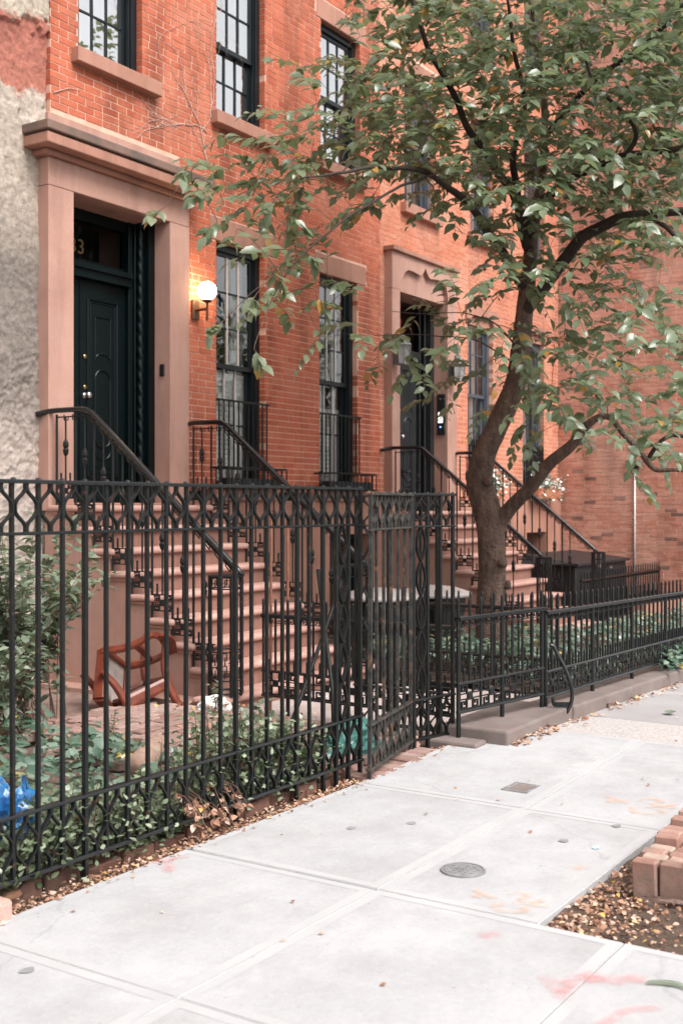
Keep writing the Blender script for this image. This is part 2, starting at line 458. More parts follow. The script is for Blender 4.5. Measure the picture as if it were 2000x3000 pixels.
class MB:
    def __init__(s):
        s.v, s.f, s.t = [], [], []

    def add(s, vs, fs, tint=None):
        n = len(s.v)
        s.v.extend(vs)
        s.f.extend([tuple(i + n for i in f) for f in fs])
        if tint is not None:
            s.t.extend([tint] * len(fs))
        return s

    def box(s, x0, x1, y0, y1, z0, z1, tint=None):
        vs = [(x0, y0, z0), (x1, y0, z0), (x1, y1, z0), (x0, y1, z0), (x0, y0, z1), (x1, y0, z1), (x1, y1, z1), (x0, y1, z1)]
        fs = [(0, 3, 2, 1), (4, 5, 6, 7), (0, 1, 5, 4), (1, 2, 6, 5), (2, 3, 7, 6), (3, 0, 4, 7)]
        return s.add(vs, fs, tint)

    def rbox(s, x0, x1, y0, y1, z0, z1, bev=0.01, seg=2):
        bm = bmesh.new()
        bmesh.ops.create_cube(bm, size=1.0)
        for v in bm.verts:
            v.co = Vector(((x0 + x1) / 2 + v.co.x * (x1 - x0), (y0 + y1) / 2 + v.co.y * (y1 - y0), (z0 + z1) / 2 + v.co.z * (z1 - z0)))
        bmesh.ops.bevel(bm, geom=list(bm.edges), offset=bev, segments=seg, affect='EDGES', profile=0.5)
        bm.verts.index_update()
        s.add([tuple(v.co) for v in bm.verts], [tuple(v.index for v in f.verts) for f in bm.faces])
        bm.free()
        return s

    def tube(s, pts, rad, n=6, flat=None, cap=True, tint=None):
        """flat=(w,d): rectangular bar, w across the path in plane of normal x path"""
        P = [Vector(p) for p in pts]
        if isinstance(rad, (int, float)):
            rad = [rad] * len(P)
        rings, prev = [], None
        for i, p in enumerate(P):
            a = P[max(0, i - 1)]
            b = P[min(len(P) - 1, i + 1)]
            d = (b - a)
            if d.length < 1e-9:
                d = Vector((0, 0, 1))
            d.normalize()
            if prev is None:
                up = Vector((0, 0, 1)) if abs(d.z) < 0.9 else Vector((0, 1, 0))
                x = d.cross(up).normalized()
            else:
                x = (prev - d * prev.dot(d))
                if x.length < 1e-6:
                    x = d.orthogonal()
                x.normalize()
            prev = x
            y = d.cross(x)
            ring = []
            for k in range(n):
                th = 2 * math.pi * (k + 0.5) / n
                ring.append(tuple(p + x * (math.cos(th) * rad[i]) + y * (math.sin(th) * rad[i])))
            rings.append(ring)
        vs = [v for r_ in rings for v in r_]
        fs = []
        for i in range(len(P) - 1):
            for k in range(n):
                a, b = i * n + k, i * n + (k + 1) % n
                fs.append((a, b, b + n, a + n))
        if cap:
            fs.append(tuple(range(n - 1, -1, -1)))
            fs.append(tuple(range((len(P) - 1) * n, len(P) * n)))
        return s.add(vs, fs, tint)

    def ribbon(s, pts, w, d, axis=1):
        """flat bar following pts (in a plane), thickness w in that plane, depth d along axis"""
        P = [Vector(p) for p in pts]
        ax = Vector((0, 0, 0))
        ax[axis] = 1
        vs, fs = [], []
        for i, p in enumerate(P):
            t = (P[min(len(P) - 1, i + 1)] - P[max(0, i - 1)]).normalized()
            nrm = t.cross(ax).normalized()
            for a, b in ((-1, -1), (1, -1), (1, 1), (-1, 1)):
                vs.append(tuple(p + nrm * (a * w / 2) + ax * (b * d / 2)))
        for i in range(len(P) - 1):
            for k in range(4):
                a, b = i * 4 + k, i * 4 + (k + 1) % 4
                fs.append((a, b, b + 4, a + 4))
        fs.append((3, 2, 1, 0))
        e = (len(P) - 1) * 4
        fs.append((e, e + 1, e + 2, e + 3))
        return s.add(vs, fs)

    def lathe(s, prof, c=(0, 0, 0), n=12, axis='z'):
        vs, fs = [], []
        for r_, h in prof:
            for k in range(n):
                th = 2 * math.pi * k / n
                a, b = r_ * math.cos(th), r_ * math.sin(th)
                if axis == 'z':
                    vs.append((c[0] + a, c[1] + b, c[2] + h))
                elif axis == 'y':
                    vs.append((c[0] + a, c[1] + h, c[2] + b))
                else:
                    vs.append((c[0] + h, c[1] + a, c[2] + b))
        for i in range(len(prof) - 1):
            for k in range(n):
                a, b = i * n + k, i * n + (k + 1) % n
                fs.append((a, b, b + n, a + n))
        fs.append(tuple(range(n - 1, -1, -1)))
        fs.append(tuple(range((len(prof) - 1) * n, len(prof) * n)))
        return s.add(vs, fs)

    def mesh(s, name, m, smooth=False, fix=False):
        me = bpy.data.meshes.new(name)
        me.from_pydata(s.v, [], s.f)
        if m:
            me.materials.append(MATS[m])
        if s.t and len(s.t) == len(s.f):
            a = me.attributes.new('tint', 'FLOAT', 'FACE')
            a.data.foreach_set('value', s.t)
        if smooth:
            me.polygons.foreach_set('use_smooth', [True] * len(me.polygons))
        if fix:
            bm = bmesh.new()
            bm.from_mesh(me)
            bmesh.ops.recalc_face_normals(bm, faces=bm.faces)
            bm.to_mesh(me)
            bm.free()
        me.update()
        return me

    def build(s, name, m, parent=None, smooth=False, local=False, fix=True):
        """local=False: vertices are in world axes; they are moved into the parent's frame"""
        if parent is not None and not local:
            o = org(parent)
            s.v = [(x - o.x, y - o.y, z - o.z) for x, y, z in s.v]
        if parent is None and not local and s.v:
            # a thing of one mesh: put its origin at its base
            xs = [p[0] for p in s.v]
            ys = [p[1] for p in s.v]
            zs = [p[2] for p in s.v]
            base = Vector(((min(xs) + max(xs)) / 2, (min(ys) + max(ys)) / 2, min(zs)))
            s.v = [(x - base.x, y - base.y, z - base.z) for x, y, z in s.v]
        else:
            base = Vector((0, 0, 0))
        ob = bpy.data.objects.new(name, s.mesh(name, m, smooth, fix))
        COL.objects.link(ob)
        ob.location = base
        ob.parent = parent
        return ob


def piece(name, me, loc, parent, rotz=0.0, scale=None, local=True):
    ob = bpy.data.objects.new(name, me)
    COL.objects.link(ob)
    ob.parent = parent
    if not local and parent is not None:
        loc = Vector(loc) - org(parent)
    ob.location = loc
    ob.rotation_euler = (0, 0, rotz)
    if scale:
        ob.scale = scale
    return ob


def tag(o, label=None, cat=None, group=None, kind=None):
    if label:
        o['label'] = label
    if cat:
        o['category'] = cat
    if group:
        o['group'] = group
    if kind:
        o['kind'] = kind
    return o


def thing(name, label, cat, loc=(0, 0, 0), rotz=0.0, group=None):
    o = bpy.data.objects.new(name, None)
    COL.objects.link(o)
    o.empty_display_size = 0.1
    o.location = loc
    o.rotation_euler = (0, 0, rotz)
    return tag(o, label, cat, group)


def part_empty(name, parent):
    o = bpy.data.objects.new(name, None)
    COL.objects.link(o)
    o.empty_display_size = 0.05
    o.parent = parent
    return o


def smooth_path(pts, n=5):
    P = [Vector(p) for p in pts]
    P = [P[0] * 2 - P[1]] + P + [P[-1] * 2 - P[-2]]
    out = []
    for i in range(1, len(P) - 2):
        p0, p1, p2, p3 = P[i - 1:i + 3]
        for k in range(n):
            t = k / n
            out.append(0.5 * ((2 * p1) + (p2 - p0) * t + (2 * p0 - 5 * p1 + 4 * p2 - p3) * t * t + (3 * p1 - p0 - 3 * p2 + p3) * t ** 3))
    out.append(P[-2])
    return out


def campix(p):
    f = p[0] * CA + p[1] * SA
    if f < 0.1:
        return -9999, -9999, f
    r_ = p[0] * SA - p[1] * CA
    return 1000 + 3350 * r_ / f, 1480 - 3350 * (p[2] - H) / f, f


# ------------------------------------------------------------------ the ground
def sheet(name, x0, x1, y0, y1, z, m, nx=1, ny=1, rough=0.0, slope=True, kind='structure', seed=0.0):
    b = MB()
    for j in range(ny + 1):
        for i in range(nx + 1):
            x = x0 + (x1 - x0) * i / nx
            y = y0 + (y1 - y0) * j / ny
            zz = z + (G(x) if slope else 0)
            if rough:
                zz += rough * noise.noise(Vector((x * 2.3 + seed, y * 2.3, 0))) + rough * 0.5 * noise.noise(Vector((x * 7 + seed, y * 7, 3)))
            b.v.append((x, y, zz))
    for j in range(ny):
        for i in range(nx):
            a = j * (nx + 1) + i
            b.f.append((a, a + 1, a + nx + 2, a + nx + 1))
    o = b.build(name, m, None, smooth=bool(rough), fix=False)
    if kind:
        o['kind'] = kind
    return o


ground = sheet('ground', -400, 400, -400, 400, -0.95, 'asphalt', slope=False)
road = sheet('road', -120, 120, -11, -1.2, -0.90, 'asphalt', slope=False)

# yard behind the tall fence, path and the second front garden
yard = sheet('garden_soil', -6, 6.9, 3.42, 7.9, -0.05, 'soil_dry', 90, 40, 0.025)
yard2 = sheet('garden_bed', 8.9, 24, 3.4, 7.9, -0.02, 'soil', 90, 30, 0.03)
path = tag(bpy.data.objects.new('stoop_path', None), kind='structure')
COL.objects.link(path)
path.location = (7.9, 4.4, -0.05)
pb = MB().box(6.9, 8.92, 3.3, 5.75, -0.3, -0.062).build('path_bed', 'mortar_c', path)
ys = [3.42, 4.02, 4.66, 5.30, 5.74]
for j in range(len(ys) - 1):
    xm = 7.85 + random.uniform(-0.15, 0.15)
    for xa, xb in ((6.92, xm), (xm, 8.9)):
        MB().rbox(xa + 0.006, xb - 0.006, ys[j] + 0.006, ys[j + 1] - 0.006, -0.14, -0.04 + random.uniform(-.004, .004), 0.006, 1).build('flagstone', 'path_stone', path)

# concrete sidewalk in scored slabs
side = tag(bpy.data.objects.new('sidewalk', None), kind='structure')
COL.objects.link(side)
side.location = (4, 2, 0)
XS = [-8.2, -6.9, -5.55, -4.2, -2.85, -1.0, 0.2, 1.52, 2.733, 3.944, 5.40, 7.20]
YR = [3.40, 2.395, 1.37, 0.35, -0.6]


def slab(x0, x1, y0, y1, m='concrete', gap=0.004, th=0.14, dz=0.0, name='slab', parent=side, edge=True):
    b = MB()
    bv = 0.004
    gap *= .45
    if abs(x0 - 3.944) < .001:
        x0 += .003
    if abs(x1 - 3.944) < .001:
        x1 -= .003
    x0 += gap
    x1 -= gap
    y0 += gap
    y1 -= gap
    za, zb = G(x0) + dz, G(x1) + dz
    vs = [(x0, y0, za - th), (x1, y0, zb - th), (x1, y1, zb - th), (x0, y1, za - th),
          (x0, y0, za - bv), (x1, y0, zb - bv), (x1, y1, zb - bv), (x0, y1, za - bv),
          (x0 + bv, y0 + bv, za), (x1 - bv, y0 + bv, zb), (x1 - bv, y1 - bv, zb), (x0 + bv, y1 - bv, za)]
    fs = [(0, 3, 2, 1), (0, 1, 5, 4), (1, 2, 6, 5), (2, 3, 7, 6), (3, 0, 4, 7), (4, 5, 9, 8), (5, 6, 10, 9), (6, 7, 11, 10), (7, 4, 8, 11), (8, 9, 10, 11)]
    b.add(vs, fs)
    o = b.build(name, m, parent)
    if edge:      # smooth trowelled border round the slab
        e = MB()
        bw = 0.045
        z_ = 0.0010

        def q(xa, xb, ya, yb):
            e.add([(xa, ya, G(xa) + dz + z_), (xb, ya, G(xb) + dz + z_), (xb, yb, G(xb) + dz + z_), (xa, yb, G(xa) + dz + z_)], [(0, 1, 2, 3)])
        q(x0 + bv, x1 - bv, y0 + bv, y0 + bv + bw)
        q(x0 + bv, x1 - bv, y1 - bv - bw, y1 - bv)
        q(x0 + bv, x0 + bv + bw, y0 + bv + bw, y1 - bv - bw)
        q(x1 - bv - bw, x1 - bv, y0 + bv + bw, y1 - bv - bw)
        e.build('trowelled_border', 'concrete_edge', o, fix=False)
    return o


for i in range(len(XS) - 1):
    for j in range(len(YR) - 1):
        x0, x1, y1, y0 = XS[i], XS[i + 1], YR[j], YR[j + 1]
        if x0 >= 3.9:
            if j == 0:
                slab(x0, x1, y0, y1, dz=random.uniform(-.002, .002))
            elif j == 1:
                slab(x0, x1, 1.70, y1, dz=random.uniform(-.002, .002))
        else:
            slab(x0, x1, y0, y1, dz=random.uniform(-.002, .002), edge=x1 > 0)
MB().box(-8.2, 3.93, -0.6, 3.38, -0.4, -0.02).build('slab_bed', 'soil', side)
MB().box(3.93, 7.2, 1.72, 3.38, -0.4, -0.06).build('slab_bed', 'soil', side)
# rough strip and bluestone flags beyond
b = MB()
x0, x1 = 7.205, 7.95
slab(x0, x1, 1.70, 3.36, 'aggregate', 0.003, dz=-0.006, name='aggregate_strip', edge=False)
blue = tag(bpy.data.objects.new('bluestone_walk', None), kind='structure')
COL.objects.link(blue)
blue.location = (12, 2, G(12))
for xa, xb in ((7.95, 9.55), (9.55, 11.3), (11.3, 13.2), (13.2, 15.1), (15.1, 17.2), (17.2, 19.6), (19.6, 22)):
    ym = 2.15 + random.uniform(-.2, .2)
    slab(xa, xb, ym, 3.2, 'bluestone', 0.006, dz=-0.008 + random.uniform(-.004, .006), name='flagstone', parent=blue, edge=False)
    slab(xa, xb, 0.2, ym, 'bluestone', 0.006, dz=-0.008 + random.uniform(-.004, .006), name='flagstone', parent=blue, edge=False)
MB().box(7.2, 22, 0.2, 3.2, -0.9, -0.40).build('flagstone_bed', 'soil', blue)

strip = sheet('soil_strip', -6, 6.75, 3.385, 3.62, -0.03, 'soil', 120, 5, 0.012, seed=4)
pit = sheet('tree_pit_soil', 3.9, 7.6, -0.5, 1.72, -0.035, 'soil', 60, 36, 0.03, seed=9)

# kerb stones below the low fence
kerb = tag(bpy.data.objects.new('kerb', None), kind='structure')
COL.objects.link(kerb)
kerb.location = (10, 3.2, -0.1)


def kerb_stone(xa, xb, ya, yb, top):
    b = MB().rbox(xa + .003, xb - .003, ya, yb, -0.6, top, 0.016, 2)
    b.v = [(x, y + (0.006 * noise.noise(Vector((x * 5, y * 5, 1)))), z + (G(x) if z > -0.3 else 0)) for x, y, z in b.v]
    return b.build('kerb_stone', 'kerb', kerb)


kerb_stone(6.62, 7.72, 3.06, 3.55, 0.094)
kerb_stone(7.72, 9.0, 3.05, 3.40, 0.094)
for k in range(8):
    xa = 9.0 + 1.55 * k
    kerb_stone(xa, xa + 1.55, 3.05 + random.uniform(-.008, .008), 3.38, 0.094)
kerb_stone(6.45, 6.62, 3.2, 3.55, 0.03)

# ------------------------------------------------------------------ brick laying
BL, BC = 0.213, 0.0677


def lay_bricks(parent, length, z0, z1, holes, place, m, n_obj=300, depth=0.10, seed=1, joint=0.0115, skip_far=True, cols=None):
    """place(u, v0, v1, z) -> world; bricks on a wall along u. holes: (u0,u1,z0,z1). The bricks that show largest become objects."""
    rnd = random.Random(seed)
    items = []
    nrow = int((z1 - z0) / BC)
    for r_ in range(nrow):
        za = z0 + r_ * BC + joint / 2
        zb = za + BC - joint
        u = -BL * (0.5 if r_ % 2 else 0.0) + rnd.uniform(-.012, .012)
        while u < length:
            head = rnd.random() < 0.05
            ln = BL * (0.5 if head else 1.0)
            ua, ub = u + joint / 2, u + ln - joint / 2
            u += ln
            segs = [(max(ua, 0.0), min(ub, length))]
            for h in holes:
                if zb > h[2] + 0.004 and za < h[3] - 0.004:
                    ns = []
                    for a, c in segs:
                        if c <= h[0] or a >= h[1]:
                            ns.append((a, c))
                        else:
                            if a < h[0]:
                                ns.append((a, h[0]))
                            if c > h[1]:
                                ns.append((h[1], c))
                    segs = ns
            for a, c in segs:
                if c - a > 0.025:
                    items.append((a, c, za, zb))
    scored = []
    for it in items:
        a, c, za, zb = it
        p = place((a + c) / 2, 0, (za + zb) / 2)
        x, y, t = campix(p)
        inside = -40 < x < 2040 and -40 < y < 1500
        near = -600 < x < 2600 and -500 < y < 3400
        scored.append((0 if inside and (c - a) > 0.18 else 1, t, it, near))
    scored.sort(key=lambda q: (q[0], q[1]))
    full = [q for q in scored if q[0] == 0][:n_obj]
    fullset = set(id(q[2]) for q in full)
    rest = [q for q in scored if id(q[2]) not in fullset and q[3]]
    return full, rest


def box_wall(b, u0, u1, z0, z1, holes, y0, y1):
    """solid wall with openings, cut into boxes"""
    us = sorted(set([u0, u1] + [h[0] for h in holes if u0 < h[0] < u1] + [h[1] for h in holes if u0 < h[1] < u1]))
    for a, c in zip(us[:-1], us[1:]):
        zs = [(z0, z1)]
        for h in holes:
            if h[0] < (a + c) / 2 < h[1]:
                n = []
                for p, q in zs:
                    if q <= h[2] or p >= h[3]:
                        n.append((p, q))
                    else:
                        if p < h[2]:
                            n.append((p, h[2]))
                        if q > h[3]:
                            n.append((h[3], q))
                zs = n
        for p, q in zs:
            b.box(a, c, y0, y1, p, q)


YF = 7.70


def facade(parent, x0, x1, z0, z1, holes, m, mortar, seed, ztop):
    hl = [(h[0] - x0, h[1] - x0, h[2], h[3]) for h in holes]
    full, rest = lay_bricks(parent, x1 - x0, z0, z1, hl, lambda u, v, z: (x0 + u, YF, z), m, seed=seed)
    o = org(parent)
    cache = {}
    rnd = random.Random(seed)
    for _, _, (a, c, za, zb), _ in full:
        key = round(c - a, 2)
        if key not in cache:
            cache[key] = MB().box(-key / 2, key / 2, 0, 0.115, -(BC - .0115) / 2, (BC - .0115) / 2).mesh('brick', m)
        piece('brick', cache[key], (x0 + (a + c) / 2 - o.x, YF + rnd.uniform(-.0015, .0015) - o.y, (za + zb) / 2 - o.z), parent)
    b = MB()
    for _, _, (a, c, za, zb), _ in rest:
        dy = rnd.uniform(-.0015, .0015)
        b.box(x0 + a, x0 + c, YF + dy, YF + 0.115, za, zb, rnd.random())
    ob = b.build('brickwork', m, parent, fix=False)
    ob['kind'] = 'stuff'
    wb = MB()
    box_wall(wb, x0 + 0.003, x1 - 0.003, z0, ztop, [(h[0] - .004, h[1] + .004, h[2] - .001, h[3] + .001) for h in holes], YF + 0.0045, YF + 0.34)
    wb.build('mortar_wall', mortar, parent, fix=False)


# ------------------------------------------------------------------ windows
def window(parent, x0, x1, z0, z1, zm, rows_up, rows_lo, frame='frame_dark', muntin='muntin_pale', glass='glass', blind=None, curt=None,
           cols=3, lower_muntin=None, name='window'):
    """double hung sash window in the opening; zm is the meeting rail"""
    w_ = part_empty(name, parent)
    yo = YF + 0.075
    f = MB()
    fw = 0.075
    f.box(x0, x0 + fw, yo, yo + 0.14, z0, z1)
    f.box(x1 - fw, x1, yo, yo + 0.14, z0, z1)
    f.box(x0 + fw, x1 - fw, yo + .002, yo + 0.14, z1 - fw, z1)
    f.box(x0 + fw, x1 - fw, yo - 0.02, yo + 0.14, z0, z0 + 0.045)
    f.box(x0 + fw, x0 + fw + .02, yo + .02, yo + 0.14, z0 + .045, z1 - fw)
    f.box(x1 - fw - .02, x1 - fw, yo + .02, yo + 0.14, z0 + .045, z1 - fw)
    f.build('frame', frame, w_)
    xa, xb = x0 + fw + .02, x1 - fw - .02

    def sash(za, zb, y, rows, nm, mt):
        s = MB()
        sw = 0.042
        s.box(xa, xa + sw, y, y + 0.035, za, zb)
        s.box(xb - sw, xb, y, y + 0.035, za, zb)
        s.box(xa + sw, xb - sw, y, y + 0.035, za, za + 0.05)
        s.box(xa + sw, xb - sw, y, y + 0.035, zb - 0.045, zb)
        s.build(nm, frame, w_)
        ga, gb, ka, kb = xa + sw, xb - sw, za + 0.05, zb - 0.045
        for i in range(1, cols):
            xm = ga + (gb - ga) * i / cols
            MB().box(xm - .009, xm + .009, y + .004, y + .03, ka, kb).build('muntin', mt, w_)
        for j in range(1, rows):
            zz = ka + (kb - ka) * j / rows
            MB().box(ga, gb, y + .007, y + .028, zz - .009, zz + .009).build('muntin', frame, w_)
        for i in range(cols):
            for j in range(rows):
                pa = ga + (gb - ga) * i / cols
                pb_ = ga + (gb - ga) * (i + 1) / cols
                qa = ka + (kb - ka) * j / rows
                qb = ka + (kb - ka) * (j + 1) / rows
                tl = random.uniform(-.0022, .0022)
                tl2 = random.uniform(-.0022, .0022)
                yy = y + .018
                MB().add([(pa, yy + tl, qa), (pb_, yy - tl, qa), (pb_, yy - tl + tl2, qb), (pa, yy + tl + tl2, qb)], [(0, 1, 2, 3)]).build('pane', glass, w_, fix=False)
    sash(zm, z1 - fw, yo + 0.035, rows_up, 'upper_sash', muntin)
    sash(z0 + 0.045, zm + 0.05, yo + 0.075, rows_lo, 'lower_sash', lower_muntin or muntin)
    # the room behind, with its blind and curtains
    rm = MB()
    yb = yo + 0.142
    for q in ([(x0 - .3, yb + 1.4, z0 - .2), (x1 + .3, yb + 1.4, z0 - .2), (x1 + .3, yb + 1.4, z1 + .2), (x0 - .3, yb + 1.4, z1 + .2)],
              [(x0 - .3, yb, z0 - .2), (x0 - .3, yb + 1.4, z0 - .2), (x0 - .3, yb + 1.4, z1 + .2), (x0 - .3, yb, z1 + .2)],
              [(x1 + .3, yb, z0 - .2), (x1 + .3, yb + 1.4, z0 - .2), (x1 + .3, yb + 1.4, z1 + .2), (x1 + .3, yb, z1 + .2)],
              [(x0 - .3, yb, z1 + .2), (x1 + .3, yb, z1 + .2), (x1 + .3, yb + 1.4, z1 + .2), (x0 - .3, yb + 1.4, z1 + .2)],
              [(x0 - .3, yb, z0 - .2), (x1 + .3, yb, z0 - .2), (x1 + .3, yb + 1.4, z0 - .2), (x0 - .3, yb + 1.4, z0 - .2)]):
        rm.add(q, [(0, 1, 2, 3)])
    rm.build('room', 'interior', w_, fix=False)
    if blind:
        za, zb = blind
        bl = MB()
        n = max(3, int((zb - za) / 0.05))
        for i in range(n):
            zz = za + (zb - za) * i / n
            bl.add([(xa + .01, yb - .012, zz), (xb - .01, yb - .012, zz), (xb - .01, yb - .027, zz + .046), (xa + .01, yb - .027, zz + .046)], [(0, 1, 2, 3)])
        bl.build('blind', 'curtain', w_, fix=False)
    for cx0, cx1 in (curt or []):
        c = MB()
        n = 22
        for i in range(n + 1):
            x = cx0 + (cx1 - cx0) * i / n
            y = yb + 0.04 + 0.022 * math.sin(i * 1.9) + .012 * math.sin(i * 0.7)
            c.v += [(x, y, z0 + 0.02), (x, y, z1)]
        c.f = [(2 * i, 2 * i + 2, 2 * i + 3, 2 * i + 1) for i in range(n)]
        c.build('curtain', 'curtain', w_, smooth=True, fix=False)
    return w_


def stone(parent, name, x0, x1, z0, z1, proud, m='brownstone', bev=0.006):
    return MB().rbox(x0, x1, YF - proud, YF + 0.10, z0, z1, bev, 1).build(name, m, parent)


# ------------------------------------------------------------------ house one (left)
h1 = thing('brick_house', 'red brick row house with green entrance door, globe lamp and plain brownstone lintels', 'house', (9.8, 7.9, 0))
W = {1: (9.41, 10.26, 1.72, 4.355), 2: (11.35, 12.20, 1.72, 4.345), 3: (7.44, 8.28, 5.70, 7.42), 4: (9.41, 10.26, 5.70, 7.41), 5: (11.38, 12.26, 5.70, 7.40)}
DO1 = (6.90, 8.80, 0.0, 5.03)
holes1 = [W[k] for k in W] + [DO1] + [(9.30, 10.47, 4.355, 4.60), (11.255, 12.40, 4.345, 4.58), (11.29, 12.40, 7.40, 7.64), (9.30, 10.40, 7.41, 7.65),
                                      (7.34, 8.40, 7.42, 7.66)]
holes1 += [(W[k][0] - .09, W[k][1] + .19 if k == 3 else W[k][1] + .10, 5.565, 5.70) for k in (3, 4, 5)] + [(9.3, 10.4, 1.60, 1.72), (11.2, 12.36, 1.60, 1.72)]
facade(h1, 7.10, 12.74, 1.70, 8.75, holes1, 'brick_a', 'mortar_a', 3, 11.0)
window(h1, *W[1], 3.03, 3, 2, blind=(1.8, 3.0), curt=[(9.98, 10.18)])
window(h1, *W[2], 3.03, 3, 2, blind=(1.8, 2.75), curt=[(12.0, 12.12)], lower_muntin='muntin_pale')
window(h1, *W[3], 6.54, 2, 2, muntin='frame_dark', glass='glass_bright', curt=[(7.45, 8.27)])
window(h1, *W[4], 6.46, 2, 2, muntin='frame_dark', glass='glass_bright', curt=[(9.9, 10.25)])
window(h1, *W[5], 6.5, 2, 2, muntin='frame_dark', glass='glass_bright', curt=[(11.4, 12.25)])
stone(h1, 'lintel', 9.30, 10.47, 4.355, 4.60, 0.006)
stone(h1, 'lintel', 11.255, 12.40, 4.345, 4.58, 0.006)
stone(h1, 'lintel', 11.29, 12.40, 7.40, 7.64, 0.006)
stone(h1, 'lintel', 9.30, 10.40, 7.41, 7.65, 0.006)
stone(h1, 'lintel', 7.34, 8.40, 7.42, 7.66, 0.006)
stone(h1, 'sill', 7.35, 8.47, 5.565, 5.70, 0.095)
stone(h1, 'sill', 9.32, 10.36, 5.565, 5.70, 0.095)
stone(h1, 'sill', 11.29, 12.36, 5.565, 5.70, 0.095)
stone(h1, 'sill', 9.30, 10.40, 1.60, 1.72, 0.10)
stone(h1, 'sill', 11.20, 12.36, 1.60, 1.72, 0.10)
bw = MB()
box_wall(bw, 8.86, 12.74, -0.4, 1.60, [(11.5, 12.42, -0.2, 1.19)], YF - 0.045, YF + 0.33)
bw.build('basement_wall', 'brownstone', h1, fix=False)
bsw = part_empty('basement_window', h1)
fb = MB()
fb.box(11.5, 11.57, 7.80, 7.9, -.2, 1.19)
fb.box(12.35, 12.42, 7.80, 7.9, -.2, 1.19)
fb.box(11.57, 12.35, 7.80, 7.9, 1.12, 1.19)
fb.build('frame', 'frame_dark', bsw)
MB().add([(11.57, 7.86, -.2), (12.35, 7.86, -.2), (12.35, 7.86, 1.12), (11.57, 7.86, 1.12)], [(0, 1, 2, 3)]).build('pane', 'glass', bsw, fix=False)
MB().box(11.45, 12.5, 8.2, 8.25, -.2, 1.3).build('room', 'interior', bsw)
MB().box(6.9, 12.74, 8.1, 8.7, -0.4, 1.5).build('foundation', 'interior', h1)
MB().box(7.10, 12.74, 7.6, 15, 11.0, 11.25).build('roof', 'interior', h1)

# entrance surround: two piers, header, stepped cornice
es = part_empty('door_surround', h1)
YP = 7.58
for xa, xb in ((6.972, 7.270), (8.552, 8.842)):
    MB().rbox(xa, xb, YP, YF + 0.95, 1.50, 4.35, 0.006, 1).build('pier', 'brownstone_pale', es)
MB().rbox(6.972, 8.842, YP + .002, YF + 1.0, 4.352, 4.60, 0.006, 1).build('header', 'brownstone_pale', es)
MB().rbox(6.90, 8.91, YP - 0.05, YF + .1, 4.602, 4.65, 0.008, 1).build('bed_mould', 'brownstone', es)
MB().rbox(6.80, 9.00, 7.405, YF + .1, 4.652, 4.745, 0.010, 2).build('cornice', 'brownstone', es)
MB().rbox(6.785, 9.015, 7.385, YF + .1, 4.762, 4.845, 0.012, 2).build('cornice_cap', 'brownstone_cap', es)
MB().box(6.82, 8.98, 7.43, YF + .1, 4.745, 4.762).build('cornice_step', 'brownstone_cap', es)
MB().rbox(7.05, 8.80, YF - .03, YF + .1, 4.847, 5.03, 0.006, 1).build('blocking_course', 'brownstone_pale', es)
# wooden door case inside the surround
dc = part_empty('door_case', h1)


def profile_post(x, y, z0, z1, r_, nm, m='door_green', parent=dc):
    return MB().tube([(x, y, z0), (x, y, z1)], r_, 8).build(nm, m, parent)


DZ0, DZ1 = 1.56, 4.35
MB().box(7.27, 7.38, 7.78, 8.03, DZ0, DZ1).build('jamb', 'door_green', dc)
MB().box(8.46, 8.552, 7.785, 8.03, DZ0, DZ1).build('jamb', 'door_green', dc)
MB().box(8.342, 8.46, 7.95, 8.06, DZ0, DZ1).build('pilaster', 'door_green', dc)
MB().box(7.38, 7.48, 7.95, 8.06, DZ0, DZ1).build('pilaster', 'door_green', dc)


def rope(x, y, z0, z1, r_, parent):
    b_ = MB()
    n, rows = 14, 420
    for i in range(rows + 1):
        z = z0 + (z1 - z0) * i / rows
        for k in range(n):
            th = 2 * math.pi * k / n
            rr = r_ * (0.80 + 0.22 * abs(math.sin(th * 1.0 + z * 26.0)))
            b_.v.append((x + rr * math.cos(th), y + rr * math.sin(th), z))
    for i in range(rows):
        for k in range(n):
            a, c = i * n + k, i * n + (k + 1) % n
            b_.f.append((a, c, c + n, a + n))
    return b_.build('rope_column', 'door_green', parent, smooth=True)


rope(8.452, 7.885, DZ0, DZ1, 0.040, dc)
rope(7.40, 7.885, DZ0, DZ1, 0.040, dc)
for x, y, r_ in ((8.50, 7.80, .014), (8.475, 7.81, .009), (8.44, 7.945, .012), (8.355, 7.945, .009), (8.385, 7.945, .006)):
    profile_post(x, y, DZ0, DZ1, r_, 'bead')
MB().box(7.48, 8.342, 7.90, 8.06, 3.70, 3.78).build('transom_bar', 'door_green', dc)
MB().box(7.48, 8.342, 7.87, 8.05, 3.78, 3.83).build('transom_cap', 'door_green', dc)
MB().box(7.38, 8.46, 7.96, 8.06, 4.25, 4.35).build('head', 'door_green', dc)
MB().box(7.48, 8.342, 8.0, 8.06, 3.83, 3.89).build('transom_sash', 'door_green', dc)
MB().add([(7.48, 8.03, 3.89), (8.342, 8.03, 3.89), (8.342, 8.03, 4.25), (7.48, 8.03, 4.25)], [(0, 1, 2, 3)]).build('transom_pane', 'glass_dim', dc, fix=False)
MB().box(7.3, 8.5, 8.5, 8.55, 3.6, 4.5).build('hall', 'interior', dc)
cu = bpy.data.curves.new('house_number', 'FONT')
cu.body = '33'
cu.size = 0.20
cu.extrude = 0.003
cu.materials.append(MATS['gold'])
tmp = bpy.data.objects.new('tmp_number', cu)
tx = bpy.data.objects.new('house_number', bpy.data.meshes.new_from_object(tmp))
bpy.data.objects.remove(tmp)
tx.data.materials.clear()
tx.data.materials.append(MATS['gold'])
COL.objects.link(tx)
tx.parent = dc
